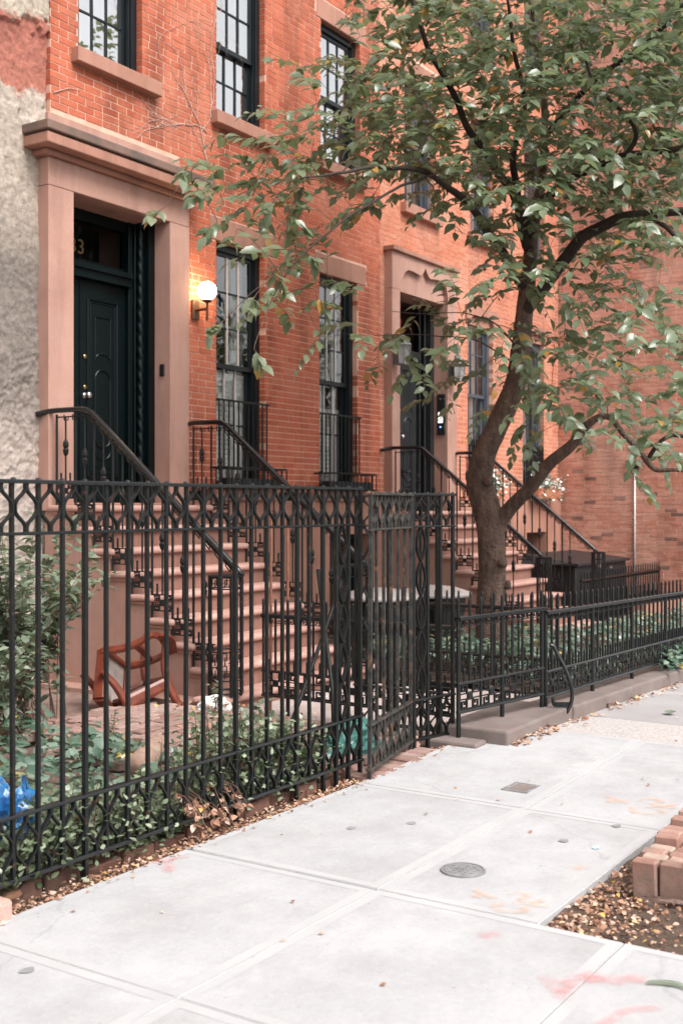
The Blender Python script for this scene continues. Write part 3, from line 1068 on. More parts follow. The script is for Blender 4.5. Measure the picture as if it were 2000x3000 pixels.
tx.location = Vector((7.63, 8.022, 3.945)) - org(dc)
tx.rotation_euler = (R(90), 0, 0)


def frame_mould(b_, xa, xb, za, zb, y, r_):
    for p, q in (((xa, za), (xb, za)), ((xb, za), (xb, zb)), ((xb, zb), (xa, zb)), ((xa, zb), (xa, za))):
        b_.tube([(p[0], y, p[1]), (q[0], y, q[1])], r_, 8)


def door_leaf(parent, xa, xb, z0, z1, y, knob=True, m='door_green'):
    d_ = MB().box(xa, xb, y, y + 0.05, z0, z1).build('door', m, parent)
    c = (xa + xb) / 2
    hw = (xb - xa) / 2 - 0.11
    mb = MB()
    frame_mould(mb, c - hw, c + hw, z0 + 0.25, z1 - 0.17, y, 0.016)
    frame_mould(mb, c - hw + .03, c + hw - .03, z0 + 0.28, z1 - 0.20, y, 0.008)
    mb.build('outer_moulding', m, d_)
    iw = hw * 0.52
    mb = MB()
    zt = z1 - 0.33
    # upper panel with concave foot, lower panel with round head and foot
    pts = [(c - iw, y, zt), (c + iw, y, zt), (c + iw, y, zt - 0.42)] + [(c + iw * math.cos(a), y, zt - 0.42 + .07 * math.sin(a) - .0) for a in [math.pi * k / 8 for k in range(1, 8)]] + [(c - iw, y, zt - 0.42), (c - iw, y, zt)]
    mb.tube(pts, 0.013, 8)
    mb.build('panel_moulding', m, d_)
    mb = MB()
    zu, zl = zt - 0.60, z0 + 0.62
    pts = [(c + iw * math.cos(a), y, zu + .09 * math.sin(a)) for a in [math.pi * k / 10 for k in range(11)]]
    pts += [(c - iw, y, (zu + zl) / 2)] + [(c - iw * math.cos(a), y, zl - .09 * math.sin(a)) for a in [math.pi * k / 10 for k in range(11)]]
    pts += [pts[0]]
    mb.tube(pts, 0.015, 8)
    mb.build('panel_moulding', m, d_)
    mb = MB()
    zz = z0 + 0.50
    pts = [(c - iw * math.cos(a), y, zz - .09 * math.sin(a)) for a in [math.pi * k / 10 for k in range(11)]]
    mb.tube(pts, 0.013, 8)
    mb.tube([(c - iw, y, z0 + 0.34), (c + iw, y, z0 + 0.34)], 0.012, 8)
    mb.build('panel_moulding', m, d_)
    if knob:
        for zk, rk, nm, mt in ((z0 + 1.02, .03, 'knob', 'steel'), (z0 + 1.10, .021, 'lock', 'brass'), (z0 + 1.39, .021, 'lock', 'brass')):
            k_ = MB()
            if nm == 'knob':
                k_.lathe([(.03, 0.0), (.03, -.008), (.012, -.012), (.012, -.04), (.026, -.048), (.032, -.062), (.026, -.076), (.004, -.08)], (xa + .065, y, zk), 14, 'y')
            else:
                k_.lathe([(.024, 0.0), (.024, -.008), (.018, -.014), (.004, -.016)], (xa + .065, y, zk), 14, 'y')
            k_.build(nm, mt, d_, smooth=True)
    return d_


door_leaf(h1, 7.728, 8.338, 1.575, 3.695, 7.985)
MB().box(7.48, 7.722, 7.99, 8.04, 1.575, 3.695).build('door', 'door_green', h1)
MB().rbox(7.27, 8.552, 7.60, 8.06, 1.50, 1.572, 0.01, 2).build('threshold', 'brownstone', h1)
tag(MB().rbox(8.536, 8.556, 7.655, 7.71, 2.83, 2.95, 0.004, 1).build('doorbell', 'black_plastic'), 'small black doorbell on the right inner jamb of the green door', 'doorbell')

# globe lamp on the brick
lamp = thing('wall_lamp', 'lit white globe wall lamp on bronze bracket beside the green door', 'lamp', (9.05, 7.70, 3.5))
MB().rbox(9.00, 9.11, 7.672, 7.699, 3.46, 3.66, 0.006, 1).build('backplate', 'bronze', lamp)
MB().tube([(9.055, 7.68, 3.56), (9.055, 7.53, 3.56)], 0.018, 8).build('arm', 'bronze', lamp)
MB().tube([(9.055, 7.53, 3.44), (9.055, 7.53, 3.63)], 0.014, 8).build('stem', 'bronze', lamp)
MB().lathe([(.02, 3.62), (.05, 3.635), (.052, 3.65)], (9.055, 7.53, 0), 12).build('cup', 'bronze', lamp)
gl = MB()
prof = [(max(.002, 0.096 * math.sin(math.pi * k / 14)), -0.096 * math.cos(math.pi * k / 14)) for k in range(15)]
gl.lathe(prof, (9.055, 7.53, 3.742), 24).build('globe', 'lamp_globe', lamp, smooth=True)

# ------------------------------------------------------------------ house two (right)
h2 = thing('brick_house', 'pale orange brick row house with black door and ogee carved brownstone lintels', 'house', (15.7, 7.9, 0))
V = {6: (15.27, 16.14, 1.72, 4.26), 7: (17.25, 18.12, 1.72, 4.26), 8: (13.38, 14.24, 5.62, 7.36), 9: (15.36, 16.16, 5.62, 7.36), 10: (17.3, 18.12, 5.62, 7.36),
     11: (13.38, 14.24, 8.58, 10.1), 12: (15.36, 16.16, 8.58, 10.1), 13: (17.3, 18.12, 8.58, 10.1)}
holes2 = [V[k] for k in V] + [(12.92, 14.62, 0, 4.93)]
holes2 += [(15.18, 16.25, 4.26, 4.53), (17.16, 18.23, 4.26, 4.53)]
for k in (8, 9, 10):
    holes2 += [(V[k][0] - .1, V[k][1] + .1, 5.48, 5.62), (V[k][0] - .1, V[k][1] + .1, 7.36, 7.6)]
for k in (11, 12, 13):
    holes2 += [(V[k][0] - .1, V[k][1] + .1, 8.44, 8.58)]
facade(h2, 12.745, 18.74, 1.63, 10.6, holes2, 'brick_b', 'mortar_b', 5, 12.0)
for k in V:
    zm = (V[k][2] + V[k][3]) / 2 + (.20 if k in (6, 7) else 0)
    window(h2, *V[k], zm, 3 if k in (6, 7) else 2, 2, frame='frame_grey', muntin='frame_grey', glass='glass', curt=[(V[k][0] + .05, V[k][1] - .05)])


def ogee(s):
    a = abs(s)
    if a > 0.62:
        return 0.74 * math.sqrt(max(0.0, 1 - ((a - 0.62) / 0.38) ** 2.4))
    z = 0.68 + 0.06 * math.sin(min(1.0, max(0.0, (a - .2) / .42)) * math.pi / 2)
    if a < 0.24:
        z += 0.32 * (1 - a / 0.24) ** 2
    return z


def carved_head(parent, x0, x1, z0, z1, yface, cx0, cx1, cz0, cz1, m, back=0.25):
    """stone head with a recessed ogee panel"""
    MB().box(x0, x1, yface + 0.06, YF + back, z0, z1).build('lintel_back', m, parent)
    b_ = MB()
    n = 60
    xs_ = [cx0 + (cx1 - cx0) * i / n for i in range(n + 1)]
    zz = [cz0 + (cz1 - cz0) * ogee(2 * i / n - 1) for i in range(n + 1)]

    def prism(poly):
        k = len(poly)
        b_.add([(x, yface, z) for x, z in poly] + [(x, yface + .06, z) for x, z in poly],
               [tuple(range(k)), tuple(range(2 * k - 1, k - 1, -1))] + [(i, (i + 1) % k + 0, (i + 1) % k + k, i + k) for i in range(k)])
    prism([(x0, z0), (cx0, z0), (cx0, z1), (x0, z1)])
    prism([(cx1, z0), (x1, z0), (x1, z1), (cx1, z1)])
    for i in range(n):
        prism([(xs_[i], zz[i]), (xs_[i + 1], zz[i + 1]), (xs_[i + 1], z1), (xs_[i], z1)])
    return b_.build('carved_lintel', m, parent)


for k in (6, 7):
    carved_head(h2, V[k][0] - .085, V[k][1] + .105, 4.26, 4.53, YF - .03, V[k][0] + .05, V[k][1] - .03, 4.26, 4.45, 'brownstone')
for k in (8, 9, 10):
    stone(h2, 'sill', V[k][0] - .1, V[k][1] + .1, 5.48, 5.62, 0.09)
    stone(h2, 'lintel', V[k][0] - .1, V[k][1] + .1, 7.36, 7.60, 0.03)
for k in (11, 12, 13):
    stone(h2, 'sill', V[k][0] - .1, V[k][1] + .1, 8.44, 8.58, 0.09)
bw = MB()
box_wall(bw, 14.70, 18.74, -0.5, 1.63, [(17.3, 18.1, 0.1, 1.1), (15.3, 16.1, 0.1, 1.1)], YF - 0.045, YF + 0.33)
MB().box(12.745, 12.86, YF - 0.045, YF + 0.33, -0.5, 1.63).build('basement_wall', 'brownstone', h2)
bw.build('basement_wall', 'brownstone', h2, fix=False)
MB().box(12.8, 18.74, 8.1, 8.7, -0.5, 1.5).build('foundation', 'interior', h2)
MB().box(12.745, 18.74, 7.6, 15, 12.0, 12.25).build('roof', 'interior', h2)
es2 = part_empty('door_surround', h2)
for xa, xb in ((12.86, 13.068), (14.407, 14.69)):
    MB().rbox(xa, xb, YP, YF + 0.95, 1.40, 4.39, 0.006, 1).build('pier', 'brownstone_pale', es2)
carved_head(es2, 12.86, 14.69, 4.392, 4.88, YP, 13.10, 14.42, 4.392, 4.80, 'brownstone_pale', 1.0)
MB().rbox(12.83, 14.72, YP - 0.045, YF + .1, 4.882, 4.945, 0.008, 1).build('cap', 'brownstone', es2)
dc2 = part_empty('door_case', h2)
MB().box(13.07, 13.17, 7.80, 8.06, 1.47, 4.39).build('jamb', 'black_plastic', dc2)
MB().box(14.30, 14.405, 7.80, 8.06, 1.47, 4.39).build('jamb', 'black_plastic', dc2)
for x in (14.33, 14.29, 14.25):
    MB().tube([(x, 7.83 + (14.33 - x) * 1.5, 1.47), (x, 7.83 + (14.33 - x) * 1.5, 4.39)], 0.014, 8).build('bead', 'black_plastic', dc2)
MB().box(13.17, 14.30, 7.95, 8.06, 3.62, 3.72).build('transom_bar', 'black_plastic', dc2)
MB().add([(13.17, 8.0, 3.72), (14.3, 8.0, 3.72), (14.3, 8.0, 4.39), (13.17, 8.0, 4.39)], [(0, 1, 2, 3)]).build('transom_pane', 'glass_dim', dc2, fix=False)
MB().box(13.62, 13.86, 8.015, 8.03, 3.72, 4.15).build('stained_glass', 'orange_glass', dc2)
MB().box(13.1, 14.4, 8.4, 8.45, 3.5, 4.5).build('hall', 'interior', dc2)
door_leaf(h2, 13.68, 14.28, 1.48, 3.62, 7.99, True, 'black_plastic')
MB().box(13.17, 13.67, 7.995, 8.04, 1.48, 3.62).build('door', 'black_plastic', h2)
ic = thing('intercom', 'black intercom panel with small white screen on the right jamb of the black door', 'intercom', (14.40, 7.69, 2.5))
MB().rbox(14.385, 14.408, 7.615, 7.745, 2.55, 3.13, 0.004, 1).build('panel', 'black_plastic', ic)
MB().box(14.379, 14.386, 7.65, 7.72, 2.72, 2.87).build('screen', 'screen', ic)
MB().lathe([(.012, 0), (.012, -.006)], (14.385, 7.685, 2.66), 10, 'x').build('button', 'led_blue', ic)
MB().lathe([(.015, 0), (.015, -.006)], (14.385, 7.685, 3.06), 10, 'x').build('camera_lens', 'steel', ic)


def lantern(x, z, label):
    l_ = thing('wall_lantern', label, 'lantern', (x, 7.58, z), group='lanterns beside the black door')
    y = 7.45
    MB().rbox(x - .05, x + .05, 7.555, 7.579, z - .14, z + .12, 0.004, 1).build('backplate', 'lantern_grey', l_)
    MB().tube([(x, 7.57, z + .10), (x, y, z + .12)], 0.012, 6).build('arm', 'lantern_grey', l_)
    b_ = MB()
    for sx in (-1, 1):
        for sy in (-1, 1):
            b_.tube([(x + sx * .062, y + sy * .062, z - .15), (x + sx * .078, y + sy * .078, z + .09)], 0.008, 4)
    b_.box(x - .07, x + .07, y - .07, y + .07, z - .165, z - .15)
    b_.build('cage', 'lantern_grey', l_)
    b_ = MB()
    b_.lathe([(.135, .09), (.13, .10), (.06, .155), (.055, .20), (.06, .205), (.02, .22)], (x, y, z), 4)
    b_.build('roof', 'lantern_grey', l_)
    b_ = MB()
    b_.lathe([(.09, -.148), (.108, .088)], (x, y, z), 4)
    b_.build('glazing', 'lantern_glass', l_)


lantern(12.90, 3.54, 'grey metal lantern on the left pier of the black door')
lantern(14.46, 3.46, 'grey metal lantern on the right pier of the black door')

# ------------------------------------------------------------------ brick building closing the row at the right
h3 = thing('brick_building', 'weathered brown brick side wall with dark bricks closing the row', 'building', (19.5, 4.5, -0.3))
XW = 18.75
full, rest = lay_bricks(h3, 3.4, -0.4, 10.8, [], lambda u, v, z: (XW, 7.98 - u, z), 'brick_c', seed=11)
o3 = org(h3)
rnd = random.Random(5)
cache = {}
for _, _, (a, c, za, zb), _ in full:
    key = round(c - a, 2)
    if key not in cache:
        cache[key] = MB().box(0, 0.11, -key / 2, key / 2, -(BC - .0115) / 2, (BC - .0115) / 2).mesh('brick', 'brick_c')
    piece('brick', cache[key], (XW + rnd.uniform(-.004, .004) - o3.x, 7.98 - (a + c) / 2 - o3.y, (za + zb) / 2 - o3.z), h3)
b = MB()
for _, _, (a, c, za, zb), _ in rest:
    b.box(XW + rnd.uniform(-.004, .004), XW + .11, 7.98 - c, 7.98 - a, za, zb, rnd.random())
b.build('brickwork', 'brick_c', h3, fix=False)['kind'] = 'stuff'
MB().box(XW + .007, 26, 4.57, 7.985, -0.6, 11.5).build('mortar_wall', 'mortar_c', h3)

fl = thing('flood_light', 'twin black security floodlight on top of the metal conduit on brick wall', 'floodlight', (18.7, 6.337, 2.1))
MB().lathe([(.06, 0), (.06, -.05)], (XW, 6.337, 2.17), 12, 'x').build('base', 'black_plastic', fl)
for s in (-1, 1):
    MB().lathe([(.02, 0), (.05, .06), (.06, .10)], (XW - .07, 6.337 + s * .09, 2.20), 10, 'z').build('head', 'steel', fl)
    MB().tube([(XW - .04, 6.337, 2.17), (XW - .07, 6.337 + s * .09, 2.21)], .018, 6).build('arm', 'black_plastic', fl)
tag(MB().tube([(XW - .02, 6.337, -0.2), (XW - .02, 6.337, 2.12)], 0.016, 8).build('conduit', 'galvanised', smooth=True), 'thin metal conduit running down the brown brick side wall', 'conduit')

# ------------------------------------------------------------------ stucco building at the left
h0 = thing('stucco_building', 'old building with rough flaking beige stucco and a bare red patch', 'building', (3.0, 8.0, 0))
b = MB()
X0, X1, Z0, Z1 = 5.5, 7.095, -0.3, 8.6
nx, nz = 120, 620
for j in range(nz + 1):
    z = Z0 + (Z1 - Z0) * j / nz
    for i in range(nx + 1):
        x = X0 + (X1 - X0) * i / nx
        p = Vector((x, 0.3, z))
        q = p * 17.0 + Vector((noise.noise(p * 7), 0, noise.noise(p * 7 + Vector((9, 9, 9))))) * 1.8
        dd, _ = noise.voronoi(q)
        cell = min(0.45, dd[1] - dd[0])
        rdg = noise.fractal(p * 14.0, 0.9, 2.1, 4)
        if z < 2.9:
            d_ = 0.030 * cell + 0.014 * rdg
        else:
            d_ = 0.009 * rdg + 0.011 * abs(noise.noise(p * 27.0)) + 0.004 * cell
        d_ += 0.02 * noise.noise(Vector((x * 2, 1, z * 2))) - 0.012
        if 5.0 < z + .22 * noise.noise(Vector((x * 3, 5, z * 3))) + .10 * noise.noise(Vector((x * 11, 5, z * 11))) < 5.72:
            d_ -= 0.035
        b.v.append((x, 7.712 - d_ - 0.010, z))
for j in range(nz):
    for i in range(nx):
        a = j * (nx + 1) + i
        b.f.append((a, a + 1, a + nx + 2, a + nx + 1))
b.build('stucco_face', 'stucco', h0, smooth=True, fix=False)
MB().box(-8, 7.09, 7.80, 14, -0.4, 11).build('wall', 'stucco', h0)
MB().box(-8, 5.52, 7.70, 7.80, -0.4, 11).build('plain_face', 'stucco', h0)

# ------------------------------------------------------------------ stoops
RISE, GO = 0.184, 0.22


def stoop(cx, dz, label):
    s = thing('stoop', label, 'stoop', (cx, 6.4, -0.1), group='brownstone stoops')
    for k in range(9):
        yn = 7.25 - GO * k
        zt = 1.55 + dz - RISE * k
        zb = zt - RISE - 0.0525 if k < 8 else -0.35
        ext = 0.0 if k < 8 else 0.22
        t_ = MB().rbox(cx - .955 - ext, cx + .955 + ext, yn, (7.60 if k == 0 else yn + 0.27), zt - 0.058, zt, 0.026, 3)
        t_.v = [(x, y + .004 * noise.noise(Vector((x * 4, k, 0))), z + .003 * noise.noise(Vector((x * 3, y * 3, k)))) for x, y, z in t_.v]
        st = t_.build('step', 'tread', s, smooth=True)
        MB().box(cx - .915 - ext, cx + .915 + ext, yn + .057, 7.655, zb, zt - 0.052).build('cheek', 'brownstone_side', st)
        MB().box(cx - .910 - ext, cx + .910 + ext, yn + .045, yn + .0565, zb + .001, zt - 0.054).build('riser', 'brownstone_shaded', st)
        # small ledge under the end of each tread
        for sx in (-1, 1):
            xe = cx + sx * .915
            MB().box(min(xe, xe + sx * .018), max(xe, xe + sx * .018), yn + .03, yn + .30, zt - .078, zt - .060).build('cove', 'brownstone', st)
    return s


stoop(7.91, 0.0, 'brownstone stoop with nine rounded steps up to the green door')
stoop(13.735, -0.08, 'brownstone stoop up to the black door behind the tree')


def key_mesh(w_, h_, name='key_panel', th=0.012, bar=0.009, m='iron'):
    b_ = MB()
    b_.box(0, w_, -th / 2, th / 2, 0, bar)
    b_.box(0, w_, -th / 2, th / 2, h_ - bar, h_)
    c = w_ / 2
    b_.rbox(c - .026, c + .026, -.011, .011, h_ / 2 - .026, h_ / 2 + .026, .006, 1)
    zz = h_ / 2
    b_.box(.01, w_ - .01, -th / 2 + .001, th / 2 - .001, zz + .014, zz + .021)
    b_.box(.01, w_ - .01, -th / 2 + .001, th / 2 - .001, zz - .021, zz - .014)
    hx = min(.052, w_ / 2 - .04)
    for sx in (-1, 1):
        for sz in (-1, 1):
            x0_, z0_ = c + sx * (.034), zz + sz * .018
            hz = h_ / 2 - .018 - .014
            pts = [(0, 0), (0, hz), (hx, hz), (hx, hz * .32), (hx * .42, hz * .32), (hx * .42, hz * .66)]
            b_.ribbon([(x0_ + sx * p, 0, z0_ + sz * q) for p, q in pts], 0.0155, th * .9)
    return b_.mesh(name, m, fix=True)


def frieze_mesh(w_, m='iron'):
    """small running key below a rail, two hooks per bay"""
    b_ = MB()
    b_.box(0, w_, -.005, .005, -.048, -.042)
    for k in range(2):
        o = w_ * (k + .08) / 2
        l_ = w_ * .40
        pts = [(0, -.042), (0, -.008), (l_, -.008), (l_, -.034), (l_ * .45, -.034), (l_ * .45, -.02)]
        b_.ribbon([(o + p, 0, q) for p, q in pts], .006, .010)
    return b_.mesh('key_frieze', m, fix=True)


KEY_STOOP = key_mesh(0.22, 0.14)
FRZ_STOOP = frieze_mesh(0.11)
STUB = MB().tube([(0, 0, 0), (0, 0, .085)], .009, 5).mesh('stub', 'iron', fix=True)


def bulb_mesh(h_, zc):
    b_ = MB()
    b_.tube([(0, 0, 0), (0, 0, h_)], .008, 6)
    prof = [(.008, -.07), (.020, -.05), (.026, -.015), (.017, 0.0), (.026, .02), (.023, .05), (.012, .07), (.008, .08)]
    b_.lathe(prof, (0, 0, zc), 8)
    return b_.mesh('bulb_baluster', 'iron', fix=True)


def stoop_rail(x, dz, sgn, label):
    r_ = thing('stoop_railing', label, 'railing', (x, 6.4, 0.2 + dz), group='iron stoop railings')
    L_ = org(r_)

    def zr(y):
        return 2.36 + dz if y > 7.12 else 2.36 + dz - (7.12 - y) * .8156
    path = smooth_path([(x + sgn * .07, 7.69, 2.345 + dz), (x + sgn * .015, 7.58, 2.37 + dz), (x, 7.46, 2.375 + dz), (x, 7.18, 2.37 + dz), (x, 7.09, 2.34 + dz)], 4) + \
        [(x, 5.52, zr(5.52)), (x, 5.47, zr(5.47) - .015)]
    MB().tube(path, .024, 8).build('handrail', 'iron_gloss', r_, smooth=True)
    under = [(x, 7.5, zr(7.5) - .045), (x, 7.12, zr(7.12) - .045), (x, 5.55, zr(5.55) - .045)]
    MB().ribbon(under, .010, .02, axis=0).build('under_rail', 'iron', r_)
    # running key hooks below the rail
    y = 7.42
    while y > 5.62:
        hk = MB()
        z = zr(y) - .055
        z2 = zr(y - .06) - .055
        hk.ribbon([(x, y, z + .03), (x, y, z - .018), (x, y - .05, z2 - .018), (x, y - .05, z2 + .008), (x, y - .026, (z + z2) / 2 + .008)], .007, .009, axis=0)
        hk.build('key_hook', 'iron', r_)
        y -= .105
    for k in range(0, 8):
        yn = 7.25 - GO * k
        zt = 1.55 + dz - RISE * k
        ya = yn + .245 if k else 7.51
        if k == 0:
            bays = [(7.51, 7.29)]
        else:
            bays = [(yn + .25, yn + .03)]
        for a, c in bays:
            MB().tube([(x, a, zt - .02), (x, a, zr(a) - .02)], .011, 6).build('baluster', 'iron', r_)
            p = piece('key_panel', KEY_STOOP, (x - L_.x, a - L_.y, zt + .055 - L_.z), r_, rotz=-math.pi / 2)
            mid = (a + c) / 2
            zt2 = zt + .195
            hh = zr(mid) - .04 - zt2
            piece('bulb_baluster', bulb_mesh(hh, hh * .52), (x - L_.x, mid - L_.y, zt2 - L_.z), r_)
            for q in (.055, .165):
                piece('stub', STUB, (x - L_.x, a - q - L_.y, zt2 - L_.z), r_)
    # round newel cage at the foot
    nw = part_empty('newel', r_)
    nr = .13 if dz == 0 else .085
    yc = 5.60 if dz == 0 else 5.45
    x -= .04 if dz == 0 and sgn < 0 else 0
    zt = 1.55 + dz - RISE * 8
    top = zr(5.47) - .02
    for zz, rr in ((top, .008), (top - .09, .006), (zt + .12, .006), (zt + .02, .009), (zt + .34, .006)):
        MB().tube([(x + nr * math.cos(2 * math.pi * k / 18), yc + nr * math.sin(2 * math.pi * k / 18), zz) for k in range(19)], rr, 5, cap=False).build('ring', 'iron', nw)
    MB().lathe([(nr + .01, 0), (nr + .015, .01), (nr - .01, .018)], (x, yc, top), 18).build('cap', 'iron', nw)
    for k in range(8):
        th = 2 * math.pi * (k + .3) / 8
        rr = (.017 if k % 2 else .012) if dz == 0 else .009
        MB().tube([(x + nr * math.cos(th), yc + nr * math.sin(th), zt), (x + nr * math.cos(th), yc + nr * math.sin(th), top)], rr, 6).build('bar', 'iron', nw)
    for k in range(10 if dz == 0 else 0):
        th = 2 * math.pi * k / 10
        th2 = th + .38
        for z0_ in (zt + .14, zt + .24, top - .08):
            P_ = [(th, 0), (th, .06), (th2, .06), (th2, .02), ((th + th2) / 2, .02)]
            MB().tube([(x + nr * math.cos(a), yc + nr * math.sin(a), z0_ + q) for a, q in P_], .005, 4).build('key_hook', 'iron', nw)
    return r_


stoop_rail(7.00, 0.0, -1, 'left black iron railing of the stoop to the green door')
stoop_rail(8.82, 0.0, 1, 'right black iron railing of the stoop to the green door')
stoop_rail(12.825, -0.08, -1, 'left black iron railing of the farther stoop, partly behind the tree trunk')
stoop_rail(14.645, -0.08, 1, 'right black iron railing of the farther stoop near the black storage box')


# window guards
def window_guard(x0, x1, z0, z1, label, m='iron'):
    g = thing('window_guard', label, 'window guard', ((x0 + x1) / 2, YF, z0), group='iron window guards')
    y = YF - 0.03
    MB().box(x0 - .02, x1 + .03, y - .012, y + .012, z1 - .02, z1).build('top_rail', m, g)
    MB().box(x0 - .02, x1 + .03, y - .012, y + .012, z0, z0 + .015).build('bottom_rail', m, g)
    n = int(round((x1 - x0) / .085))
    for i in range(n + 1):
        x = x0 + .01 + (x1 - x0 - .02) * i / n
        MB().tube([(x, y, z0 + .01), (x, y, z1 - .01)], .0085, 4).build('bar', m, g)
    for x in (x0, x1 + .01):
        for zz in (z0 + .02, z1 - .02):
            MB().tube([(x, y, zz), (x, YF + .10, zz)], .007, 4).build('bracket', m, g)
    return g


window_guard(9.41, 10.27, 1.93, 2.68, 'tall black bar guard across the parlour window beside the globe lamp')
window_guard(11.35, 12.21, 1.93, 2.66, 'tall black bar guard across the second parlour window')


def balconet(x0, x1, z0, z1, label):
    g = thing('window_rail', label, 'window rail', ((x0 + x1) / 2, YF - .2, z0), group='low iron rails at the sills')
    y = 7.47
    P_ = [(x0, YF - .01, z1), (x0, y, z1), (x1, y, z1), (x1, YF - .01, z1)]
    MB().tube(P_, .011, 5).build('top_rail', 'iron', g)
    MB().tube([(a, c, z0) for a, c, _ in P_], .011, 5).build('bottom_rail', 'iron', g)
    n = 12
    for i in range(n + 1):
        x = x0 + (x1 - x0) * i / n
        MB().tube([(x, y, z0), (x, y, z1)], .007, 4).build('bar', 'iron', g)
    for yy in (7.54, 7.61):
        for x in (x0, x1):
            MB().tube([(x, yy, z0), (x, yy, z1)], .007, 4).build('bar', 'iron', g)
    MB().box(x0 + .03, x1 - .03, y + .03, YF - .10, z0 + .0, z0 + .10).build('planter_tray', 'black_plastic', g)


balconet(9.30, 10.36, 1.735, 1.945, 'low black box rail below the window beside the globe lamp')
balconet(11.22, 12.28, 1.735, 1.93, 'low black box rail below the second parlour window')


def picket_guard(x0, x1, z0, z1, label):
    g = thing('window_guard', label, 'window guard', ((x0 + x1) / 2, YF, z0), group='iron window guards')
    y = YF + .03
    for zz in (z0 + .03, z1 - .10):
        MB().box(x0, x1, y - .008, y + .008, zz - .01, zz + .01).build('rail', 'iron', g)
    n = int((x1 - x0) / .075)
    for i in range(n + 1):
        x = x0 + .01 + (x1 - x0 - .02) * i / n
        MB().tube([(x, y - .014, z0), (x, y - .014, z1 - .03), (x, y - .014, z1)], [.013, .013, .003], 4).build('picket', 'iron', g)
    return g


picket_guard(15.28, 16.13, 1.74, 2.55, 'close black picket guard in the ogee headed window behind the trunk')
picket_guard(17.26, 18.11, 1.74, 2.55, 'close black picket guard in the last parlour window by the corner')

# ------------------------------------------------------------------ tall iron fence
SP = 0.128
ZT, ZU, ZL, ZB = 1.643, 1.438, 0.337, 0.086


def scroll_mesh(sp, h_, m):
    b_ = MB()
    hw = sp / 2 - .011
    for sx in (-1, 1):
        pts = []
        n = 16
        for i in range(n + 1):
            u = i / n
            t = abs(u - .5) * 2
            w_ = 0.0 if t > .78 else (0.5 + 0.5 * math.cos(max(0.0, t - .10) / .68 * math.pi)) ** 0.85
            pts.append((sx * (hw * w_ + .003), 0, u * h_))
        b_.ribbon(pts, .0070, .020)
    return b_.mesh('scroll', m, fix=True)


def tall_fence(name, label, p0, length, rotz, m='iron', posts=(), dz=0.0, sp=SP, ribbons=(), cat='fence', group='tall iron fence', foot=0.12, first=True, zt=ZT):
    f = thing(name, label, cat, (p0[0], p0[1], dz), rotz, group)
    n = int(round(length / sp))
    sp = length / n
    pk = MB().box(-.0073, .0073, -.0085, .0085, ZB, ZT - .006).mesh('picket', m, fix=True)
    pl = MB().box(-.0092, .0092, -.0105, .0105, -foot, ZT - .006).mesh('post', m, fix=True)
    riv = MB().lathe([(.012, 0), (.010, .006), (.003, .009)], (0, 0, ZT + .008), 8).mesh('rivet', m, fix=True)
    up = scroll_mesh(sp, ZT - ZU - .012, m)
    lo = scroll_mesh(sp, ZL - ZB - .010, m)
    for zz, hh, dd in ((ZT, .016, .042), (ZU, .013, .036), (ZL, .015, .036), (ZB, .018, .036)):
        b_ = MB().rbox(-.015, length + .015, -dd / 2, dd / 2, zz - hh / 2, zz + hh / 2, .003, 1)
        b_.build('rail', 'iron_gloss' if m == 'iron' else m, f, local=True)
    for i in range(n + 1):
        u = i * sp
        ob = piece('post' if i in posts else 'picket', pl if i in posts else pk, (u, random.uniform(-.003, .003), 0), f)
        ob.rotation_euler = (random.uniform(-.004, .004), random.uniform(-.005, .005), random.uniform(-.06, .06))
        piece('rivet', riv, (u, 0, 0), f)
        if i < n and i not in ribbons:
            piece('scroll', up, (u + sp / 2, 0, ZU + .006), f)
            piece('scroll', lo, (u + sp / 2, 0, ZB + .008), f)
        if i in ribbons:       # ornate open post: twisted ribbon between two pickets
            piece('scroll', up, (u + sp / 2, 0, ZU + .006), f)
            piece('scroll', lo, (u + sp / 2, 0, ZB + .008), f)
            b_ = MB()
            for sx in (-1, 1):
                pts = []
                for q in range(81):
                    z = ZL + (ZU - ZL) * q / 80
                    pts.append((u + sp / 2 + sx * (sp / 2 - .02) * math.sin(q / 80 * math.pi * 5), 0.0, z))
                b_.ribbon(pts, .008, .022)
            b_.build('twisted_ribbon', m, f, local=True)
    return f


FY = 3.50
tall_fence('iron_fence', 'tall black iron fence with ogee scroll bands along the sidewalk at the left', (1.261, FY), 0.128 * 33.7, 0.0,
           posts=(2, 10, 17, 25, 29, 31, 32, 33, 34), ribbons=(32,))
gate_ang = math.atan2(3.57 - 3.385, 6.28 - 5.49)
tall_fence('iron_gate', 'worn tall iron gate leaf standing ajar at the end of the fence', (5.49, 3.385), 0.81, gate_ang, 'iron_worn', posts=(0, 6), dz=-0.028,
           cat='gate', foot=0.05)
tall_fence('fence_panel', 'short tall iron panel with twisted ribbon post right of the gate', (6.33, 3.57), 0.36, math.atan2(-.09, .34), 'iron', posts=(0, 1, 2, 3), dz=-0.024,
           ribbons=(0,), foot=0.12)
tall_fence('return_fence', 'tall iron fence running back from the gate towards the stoop', (6.70, 3.60), 0.64, math.pi / 2, 'iron', posts=(0, 5), dz=-0.03, ribbons=(4,))
